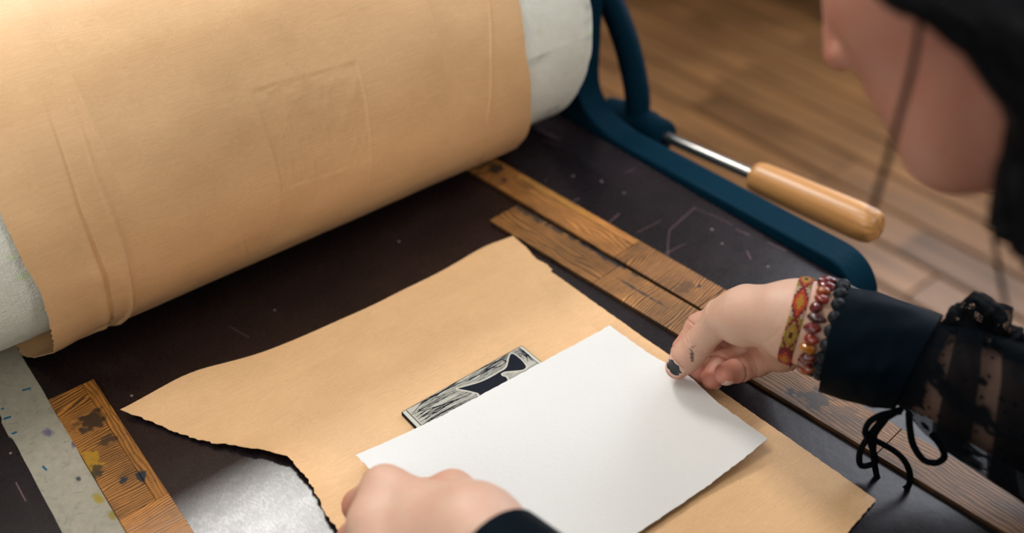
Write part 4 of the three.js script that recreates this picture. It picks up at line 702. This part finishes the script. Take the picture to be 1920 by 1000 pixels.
{
  const g = loft([S0, [[0.0619, 1.0126, 0.2708], [0.0221, 0.9637, 0.2892], 0.0305], [[0.0696, 1.0114, 0.2873], [0.0289, 0.9648, 0.3027], 0.0305], S3], 72, 30, 0.03);
  const cuff = part('cuff', g, satin, person); cuff.userData.label = 'smooth black satin cuff';
  const net = tex(1024, 1024, (u, v, i, j) => {
    const band = v + 0.05 * Math.sin(u * 6.28 + 1) , st = (a, b) => sstep(a - 0.006, a, band) * sstep(b + 0.006, b, band);
    const cell = (Math.abs(Math.sin(i * 0.55 + j * 0.32)) < 0.36 || Math.abs(Math.sin(i * 0.55 - j * 0.32)) < 0.36) ? 0.92 : 0.20;
    const solid = Math.max(st(0.245, 0.335), st(0.405, 0.495), st(0.58, 0.68), st(0.76, 0.87), sstep(0.175, 0.155, v));
    const motif = sstep(0.585, 0.64, fbm(u * 26, v * 9, 3, 320) * 0.7 + 0.3 * noise(u * 90, v * 26, 8) + 0.12 * sstep(0.26, 0.16, v)), dotm = Math.hypot((u * 40) % 1 - 0.5, (v * 26 + 0.5 * (Math.floor(u * 40) % 2)) % 1 - 0.5) < 0.16 && hash(Math.floor(u * 40), Math.floor(v * 26 + 0.5 * (Math.floor(u * 40) % 2)), 3) > 0.7 ? 1 : 0;
    return Math.max(cell, solid * 0.93, motif * 0.97, dotm);
  }, { color: false });
  const lace = phys({ color: lin(0.0015, 0.003, 0.005), roughness: 0.85, specularIntensity: 0.08, alphaMap: net, transparent: true, side: THREE.DoubleSide });
  const g2 = loft([[[0.0683, 1.0055, 0.2921], [0.0316, 0.9701, 0.2995], 0.0268], [[0.0766, 1.0062, 0.3072], [0.0372, 0.9687, 0.3145], 0.0285], [[0.0842, 1.0095, 0.316], [0.0385, 0.96, 0.3305], 0.034], [[0.0928, 1.0071, 0.3327], [0.0458, 0.95, 0.3537], 0.039], [[0.1029, 1.0035, 0.3549], [0.0537, 0.9416, 0.379], 0.042], [[0.1156, 0.9989, 0.3784], [0.0639, 0.9319, 0.4058], 0.046], [add(elbowR, [0.01, 0.05, 0.01]), add(elbowR, [0.0, -0.05, 0.0]), 0.050], [add(mix(shR, elbowR, 0.62), [0.0, 0.05, -0.03]), add(mix(shR, elbowR, 0.62), [0.0, -0.05, 0.03]), 0.058], [add(mix(shR, elbowR, 0.3), [0.0, 0.05, -0.035]), add(mix(shR, elbowR, 0.3), [0.0, -0.05, 0.035]), 0.064]], 96, 110, 0.035);
  const sleeve = part('lace_sleeve', g2, lace, person); sleeve.userData.label = 'sheer black lace sleeve with darker bands';
  // gathered lace trim along the top of the sleeve
  const hole = tex(512, 512, (u, v, i, j) => { const k = 30, y = v * k * 2, r = Math.floor(y), x = u * k + (r % 2) * 0.5, d = Math.hypot((x % 1) - 0.5, ((y % 1) - 0.5) * 0.9); return d < 0.33 && noise(u * 13, v * 17, 5) > 0.60 ? 0 : 1; }, { color: false });
  const trim = phys({ color: lin(0.0015, 0.004, 0.0075), roughness: 0.7, specularIntensity: 0.2, alphaMap: hole, transparent: true, side: THREE.DoubleSide, bumpMap: castBump, bumpScale: 0.002 });
  const ruffle = (pts, seed0) => { const c = new THREE.CatmullRomCurve3(pts.map(p => V3(p.slice(0, 3)))), n = pts.length - 1; return gridSurf(150, 40, (a, b) => { const p = c.getPoint(a), k = Math.min(n - 1, Math.floor(a * n)), r = lerp(pts[k][3], pts[k + 1][3], a * n - k), t = c.getTangent(a), tt = [t.x, t.y, t.z], e = unit(cross(tt, [0.2, 0.9, 0.3])), f = unit(cross(e, tt)), th = b * Math.PI * 2; const w = r * (0.82 + 0.30 * noise(a * 20, b * 6, seed0) + 0.22 * Math.sin(a * 46 + 3 * Math.sin(th)) * 0.5 + 0.16 * (noise(a * 60, b * 24, seed0 + 2) - 0.5)) * Math.pow(Math.sin(Math.PI * clamp(a, 0.02, 0.98)), 0.35); return [p.x + w * (Math.cos(th) * e[0] + Math.sin(th) * f[0]), p.y + w * (Math.cos(th) * e[1] + Math.sin(th) * f[1]), p.z + w * (Math.cos(th) * e[2] + Math.sin(th) * f[2]), a * 2, b]; }); };
  part('lace_trim', ruffle([[...[0.0671, 1.0048, 0.3126], 0.008], [...[0.0754, 1.0127, 0.3158], 0.0130], [...[0.0836, 1.0156, 0.3223], 0.0142], [...[0.0863, 1.0099, 0.3314], 0.0125], [...[0.0874, 1.0046, 0.3406], 0.0110], [...[0.0909, 1.0023, 0.3488], 0.0135], [...[0.0963, 1.0024, 0.359], 0.0140], [...[0.1009, 1.0003, 0.3709], 0.0140]], 31), trim, sleeve).userData.label = 'gathered black lace trim';
  // drawstring tied below the cuff, its loops and ends hanging down
  const cord = phys({ color: lin(0.0015, 0.003, 0.005), roughness: 0.85, specularIntensity: 0.12 });
  part('drawstring', mergeGeometries([
    tube([[0.041, 0.9624, 0.3141], [0.0346, 0.9583, 0.307], [0.0302, 0.9513, 0.3026], [0.0285, 0.9435, 0.3027], [0.0324, 0.9379, 0.3048], [0.0383, 0.9447, 0.3056], [0.0412, 0.9566, 0.3088], [0.0422, 0.9626, 0.3132]], 0.0019, 80, 8),
    tube([[0.0414, 0.9614, 0.3122], [0.0342, 0.9504, 0.3065], [0.0363, 0.932, 0.3055], [0.0405, 0.9118, 0.3078], [0.0446, 0.8956, 0.3125], [0.0497, 0.8881, 0.3222]], 0.0019, 80, 8),
    tube([[0.0362, 0.957, 0.3079], [0.0317, 0.9384, 0.3037], [0.0319, 0.9218, 0.3011], [0.0352, 0.9095, 0.303], [0.0408, 0.9123, 0.3075], [0.0351, 0.9338, 0.3044], [0.0411, 0.9306, 0.3121], [0.0484, 0.9212, 0.3204], [0.0506, 0.9109, 0.3259], [0.05, 0.8998, 0.3268], [0.0447, 0.8961, 0.32]], 0.0019, 110, 8),
    tube([[0.0434, 0.9625, 0.3174], [0.0444, 0.9505, 0.3204], [0.0465, 0.9378, 0.3249], [0.0496, 0.9297, 0.3321], [0.0531, 0.9301, 0.3375], [0.0549, 0.9355, 0.3398], [0.0532, 0.943, 0.3375], [0.049, 0.9523, 0.3316]], 0.0020, 90, 8)]), cord, cuff);
  // left sleeve
  const e1 = unit(cross(axisL, [0, 1, 0])), e2 = unit(cross(e1, axisL)), c0 = add(LW, axisL, 0.020), ring = (c, r) => [add(c, e2, r), add(c, e2, -r), r];
  const up = unit(sub(shL, elbowL)), ring2 = (c, r) => { const e = unit(cross(cross(up, axisL), up)); return [add(c, e, r), add(c, e, -r), r]; };
  part('sleeve', loft([ring(c0, 0.0282), ring(mix(c0, elbowL, 0.3), 0.034), ring(mix(c0, elbowL, 0.7), 0.047), ring(elbowL, 0.052), ring(mix(elbowL, shL, 0.35), 0.058), ring(mix(elbowL, shL, 0.8), 0.066)], 64, 40, 0.03), satin, person).userData.label = 'black sleeve of the other arm';
}
// hair
{
  const hairM = phys({ color: lin(0.0025, 0.003, 0.0045), roughness: 0.55, specularIntensity: 0.2, side: THREE.DoubleSide });
  const cr = ell(hp(-0.022, 0.045, 0), [0.110 * HS, 0.098 * HS, 0.090 * HS], hF, hU, hL), bk = ell(hp(-0.05, -0.02, 0), [0.080 * HS, 0.10 * HS, 0.085 * HS], hF, hU, hL);
  const f = (x, y, z) => { let d = smin(cr(x, y, z), bk(x, y, z), 0.03); const p = sub([x, y, z], hC), a = dot(p, hF) / HS, u = dot(p, hU) / HS; const face = Math.min(0.060 - a + 0.35 * Math.max(0, -0.02 + u) - (u > 0.05 ? 0 : 0), 1); d = Math.max(d, a - lerp(0.030, 0.075, sstep(0.02, 0.09, u)), -0.09 - u + 0.0 * face); return d + 0.002 * Math.sin(70 * Math.atan2(dot(p, hL), u * HS + 0.02)); };
  const hair = part('hair', meshField(f, hC.map(v => v - 0.16), hC.map(v => v + 0.16), 0.004), hairM, person);
  const A = [[-0.0755, 1.2604, 0.3044], [-0.0748, 1.252, 0.3242], [-0.0678, 1.2447, 0.3429], [-0.0572, 1.2326, 0.3565], [-0.0505, 1.2109, 0.3669], [-0.0512, 1.1892, 0.3718], [-0.0534, 1.1731, 0.3748]], Z = [[-0.0417, 1.2799, 0.3263], [-0.0434, 1.2663, 0.3543], [-0.0402, 1.2454, 0.3773], [-0.0365, 1.2167, 0.3923], [-0.0331, 1.188, 0.4024], [-0.0337, 1.1599, 0.4105], [-0.0353, 1.1349, 0.418]];
  seed = 515; const locks = [];
  for (let i = 0; i < 46; i++) { const t = i / 45; locks.push(tube(A.map((p, k) => add(mix(p, Z[k], t), [R(-.004, .004), R(-.004, .004), R(-.004, .004)])), R(0.004, 0.0075), 40, 7)); }
  part('hair_locks', mergeGeometries(locks), hairM, hair);
  const wisp = (P, n, w0, w1, r) => { const o = []; for (let i = 0; i < n; i++) { const a = R(-1, 1), b = R(-1, 1); o.push(tube(P.map((p, k) => add(p, [a, 0.3 * b, -a * 0.7], lerp(w0, w1, k / (P.length - 1)))), r, 40, 5)); } return mergeGeometries(o); };
  part('hair_wisp', wisp([[-0.0651, 1.2668, 0.3169], [-0.0692, 1.2525, 0.3279], [-0.0723, 1.2399, 0.3333], [-0.0759, 1.2261, 0.3362], [-0.0808, 1.212, 0.3384], [-0.086, 1.1976, 0.3407], [-0.0915, 1.185, 0.3427], [-0.0925, 1.1806, 0.3431]], 26, 0.0052, 0.0026, 0.0007), hairM, hair);
  part('hair_wisp', wisp([[-0.0496, 1.2044, 0.3628], [-0.0513, 1.1887, 0.366], [-0.053, 1.1745, 0.369], [-0.0543, 1.1628, 0.3732], [-0.0532, 1.1502, 0.3784], [-0.0531, 1.1403, 0.3835]], 18, 0.0036, 0.0014, 0.0007), hairM, hair);
}

// ------------------------------------------------------------ bracelets on the right wrist
{
  const e1 = unit(sub([0, 1, 0], axisR.map(v => v * axisR[1]))), e2 = unit(cross(axisR, e1));
  const skinR = (c, d) => { let t = 0.05; for (let k = 0; k < 80; k++) { const q = add(c, d, t), v = handR(...q); t -= v * 0.7; if (Math.abs(v) < 1e-5) break; } return t; };
  const onRing = (c, r, th, dx = 0) => add(add(add(c, e1, Math.cos(th) * r), e2, Math.sin(th) * r), axisR, dx);
  const c1 = [0.0293, 0.9901, 0.244], c2 = [0.0347, 0.9902, 0.2535], c3 = [0.0392, 0.9897, 0.2621];
  // woven band
  const knots = canvasTex(1024, 64, (c, w, h) => {
    const cols = { r: 'rgb(122,16,24)', o: 'rgb(206,74,22)', y: 'rgb(206,150,44)', g: 'rgb(168,146,60)', w: 'rgb(206,188,160)', k: 'rgb(48,38,26)' };
    seed = 12; const n = 128, m = 8;
    for (let i = 0; i < n; i++) for (let j = 0; j < m; j++) {
      const p = i % 16, q = Math.abs(j - 3.5), d = Math.abs(p - 8) * 0.55 + q, ph = Math.floor(i / 16) % 4;
      let k = d < 1.1 ? (ph % 2 ? 'k' : 'y') : d < 2.2 ? 'y' : d < 3.2 ? (ph % 2 ? 'g' : 'o') : d < 4.2 ? (ph === 1 ? 'g' : 'o') : d < 5.4 ? 'r' : (ph === 0 ? 'w' : ph % 2 ? 'g' : 'r');
      c.fillStyle = 'rgb(70,30,20)'; c.fillRect(i * 8, j * 8, 8, 8); c.fillStyle = cols[k]; c.beginPath(); c.ellipse(i * 8 + 4, j * 8 + 4, 4.3, 3.3, (i + j) % 2 ? 0.7 : -0.7, 0, 7); c.fill();
    }
  });
  const bm = canvasTex(1024, 64, (c, w, h) => { c.fillStyle = '#222'; c.fillRect(0, 0, w, h); for (let i = 0; i < 128; i++) for (let j = 0; j < 8; j++) { c.fillStyle = '#ddd'; c.beginPath(); c.ellipse(i * 8 + 4, j * 8 + 4, 3.4, 2.4, (i + j) % 2 ? 0.7 : -0.7, 0, 7); c.fill(); } }, { color: false });
  const wb = 0.0084, band = gridSurf(120, 16, (a, b) => { const th = a * Math.PI * 2, q = b * Math.PI * 2, off = Math.cos(q) * wb / 2, dd = 0.0012 * Math.sin(2 * th), cc = add(c1, axisR, off + dd), rr = skinR(cc, unit(add(e1.map(v => v * Math.cos(th)), e2, Math.sin(th)))) + 0.0007 + 0.0008 * Math.sign(Math.sin(q)) * Math.pow(Math.abs(Math.sin(q)), 0.6) ; return [...onRing(c1, rr, th, off + dd), a, 0.5 + off / wb]; });
  single('woven_bracelet', band, std({ map: knots, bumpMap: bm, bumpScale: 0.0007, roughness: 0.9, side: THREE.DoubleSide }), 'red orange and yellow woven friendship bracelet around the wrist', 'bracelet');
  // polished stone chips
  const chip = thing('stone_bracelet', 'bracelet of polished red and amber stone chips around the wrist', 'bracelet', c2);
  seed = 808;
  const tones = [[0.16, 0.008, 0.006], [0.26, 0.02, 0.006], [0.12, 0.006, 0.008], [0.36, 0.07, 0.008], [0.05, 0.006, 0.010], [0.45, 0.16, 0.012], [0.55, 0.42, 0.38]].map(c => phys({ color: lin(...c), roughness: 0.22, clearcoat: 0.5, clearcoatRoughness: 0.12, transmission: 0.25, thickness: 0.004, ior: 1.55 }));
  const order = [0, 0, 1, 1, 1, 3, 4, 4, 2, 6, 5, 3, 1, 0, 2, 4, 1, 3, 0, 2, 5, 1, 0, 4, 2, 1, 3, 0];
  for (let i = 0; i < order.length; i++) {
    const th = -0.4 - i / order.length * Math.PI * 2, g = new THREE.IcosahedronGeometry(1, 3), p = g.attributes.position, sx = R(0.0034, 0.0054), sy = R(0.0024, 0.0031), sz = R(0.0027, 0.0038), s0 = R(0, 99);
    for (let k = 0; k < p.count; k++) { const v = [p.getX(k), p.getY(k), p.getZ(k)], n = 0.78 + 0.42 * noise3(v[0] * 1.3 + s0, v[1] * 1.3, v[2] * 1.3 + 5); p.setXYZ(k, v[0] * sx * n, v[1] * sy * n, v[2] * sz * n); }
    g.computeVertexNormals();
    const rad0 = skinR(c2, unit(add(e1.map(v => v * Math.cos(th)), e2, Math.sin(th)))), o = onRing(c2, rad0 + 0.0028, th, (i % 2 ? 1 : -1) * R(0.0002, 0.0016) + 0.001 * Math.sin(th)), rad = unit(sub(o, c2)), mtx = new THREE.Matrix4().makeBasis(V3(unit(add(axisR, rad, R(-.35, .35)))), V3(rad), V3(cross(axisR, rad)));
    const q = new THREE.Quaternion().setFromRotationMatrix(mtx); g.applyQuaternion(q);
    const m = mesh('stone_chip', g, tones[order[i]], chip); m.position.set(...sub(o, c2));
  }
  mesh('cord', (() => { const g = tube(Array.from({ length: 24 }, (_, i) => sub(onRing(c2, 0.0265, i / 24 * Math.PI * 2), c2)), 0.0005, 90, 6, true); return g; })(), M.black, chip);
  // porous black beads
  const beads = thing('bead_bracelet', 'bracelet of matt black round beads at the edge of the cuff', 'bracelet', c3);
  const bg = new THREE.IcosahedronGeometry(0.0040, 10), bp = bg.attributes.position;
  for (let k = 0; k < bp.count; k++) { const v = [bp.getX(k), bp.getY(k), bp.getZ(k)], n = noise3(v[0] * 1400 + 40, v[1] * 1400 + 40, v[2] * 1400 + 40), s = 1 - 0.12 * sstep(0.62, 0.8, n); bp.setXYZ(k, v[0] * s, v[1] * s, v[2] * s); }
  bg.computeVertexNormals();
  const lava = phys({ color: lin(0.005, 0.008, 0.013), roughness: 0.5, specularIntensity: 0.6 }), NB = 21;
  for (let i = 0; i < NB; i++) { const th = i / NB * Math.PI * 2, o = onRing(c3, skinR(c3, unit(add(e1.map(v => v * Math.cos(th)), e2, Math.sin(th)))) + 0.0041, th, 0.0012 * Math.sin(2 * th)), m = mesh('bead', bg, lava, beads); m.position.set(...sub(o, c3)); m.rotation.set(i, i * 2, i * 3); }
  mesh('elastic', tube(Array.from({ length: 24 }, (_, i) => sub(onRing(c3, 0.0282, i / 24 * Math.PI * 2), c3)), 0.0004, 90, 6, true), M.black, beads);
}

// ------------------------------------------------------------ dark work table by the far window
{
  const t = thing('work_table', 'dark work table standing on the floorboards by the window wall', 'table', [2.28, 0, -1.62]);
  const dk = std({ color: lin(0.010, 0.012, 0.018), roughness: 0.6 });
  part('table_top', rbox(2.0, 2.56, 0.72, 0.76, -2.1, -1.16, 0.006), std({ color: lin(0.05, 0.03, 0.02), roughness: 0.5 }), t);
  for (const [x, z] of [[2.225, -1.235], [2.5, -1.235], [2.225, -2.05], [2.5, -2.05]]) part('leg', rbox(x - 0.028, x + 0.028, 0, 0.72, z - 0.028, z + 0.028, 0.006), dk, t);
  part('shelf', rbox(2.05, 2.53, 0.30, 0.33, -2.07, -1.26, 0.004), dk, t);
}
renderer.render(scene, camera);
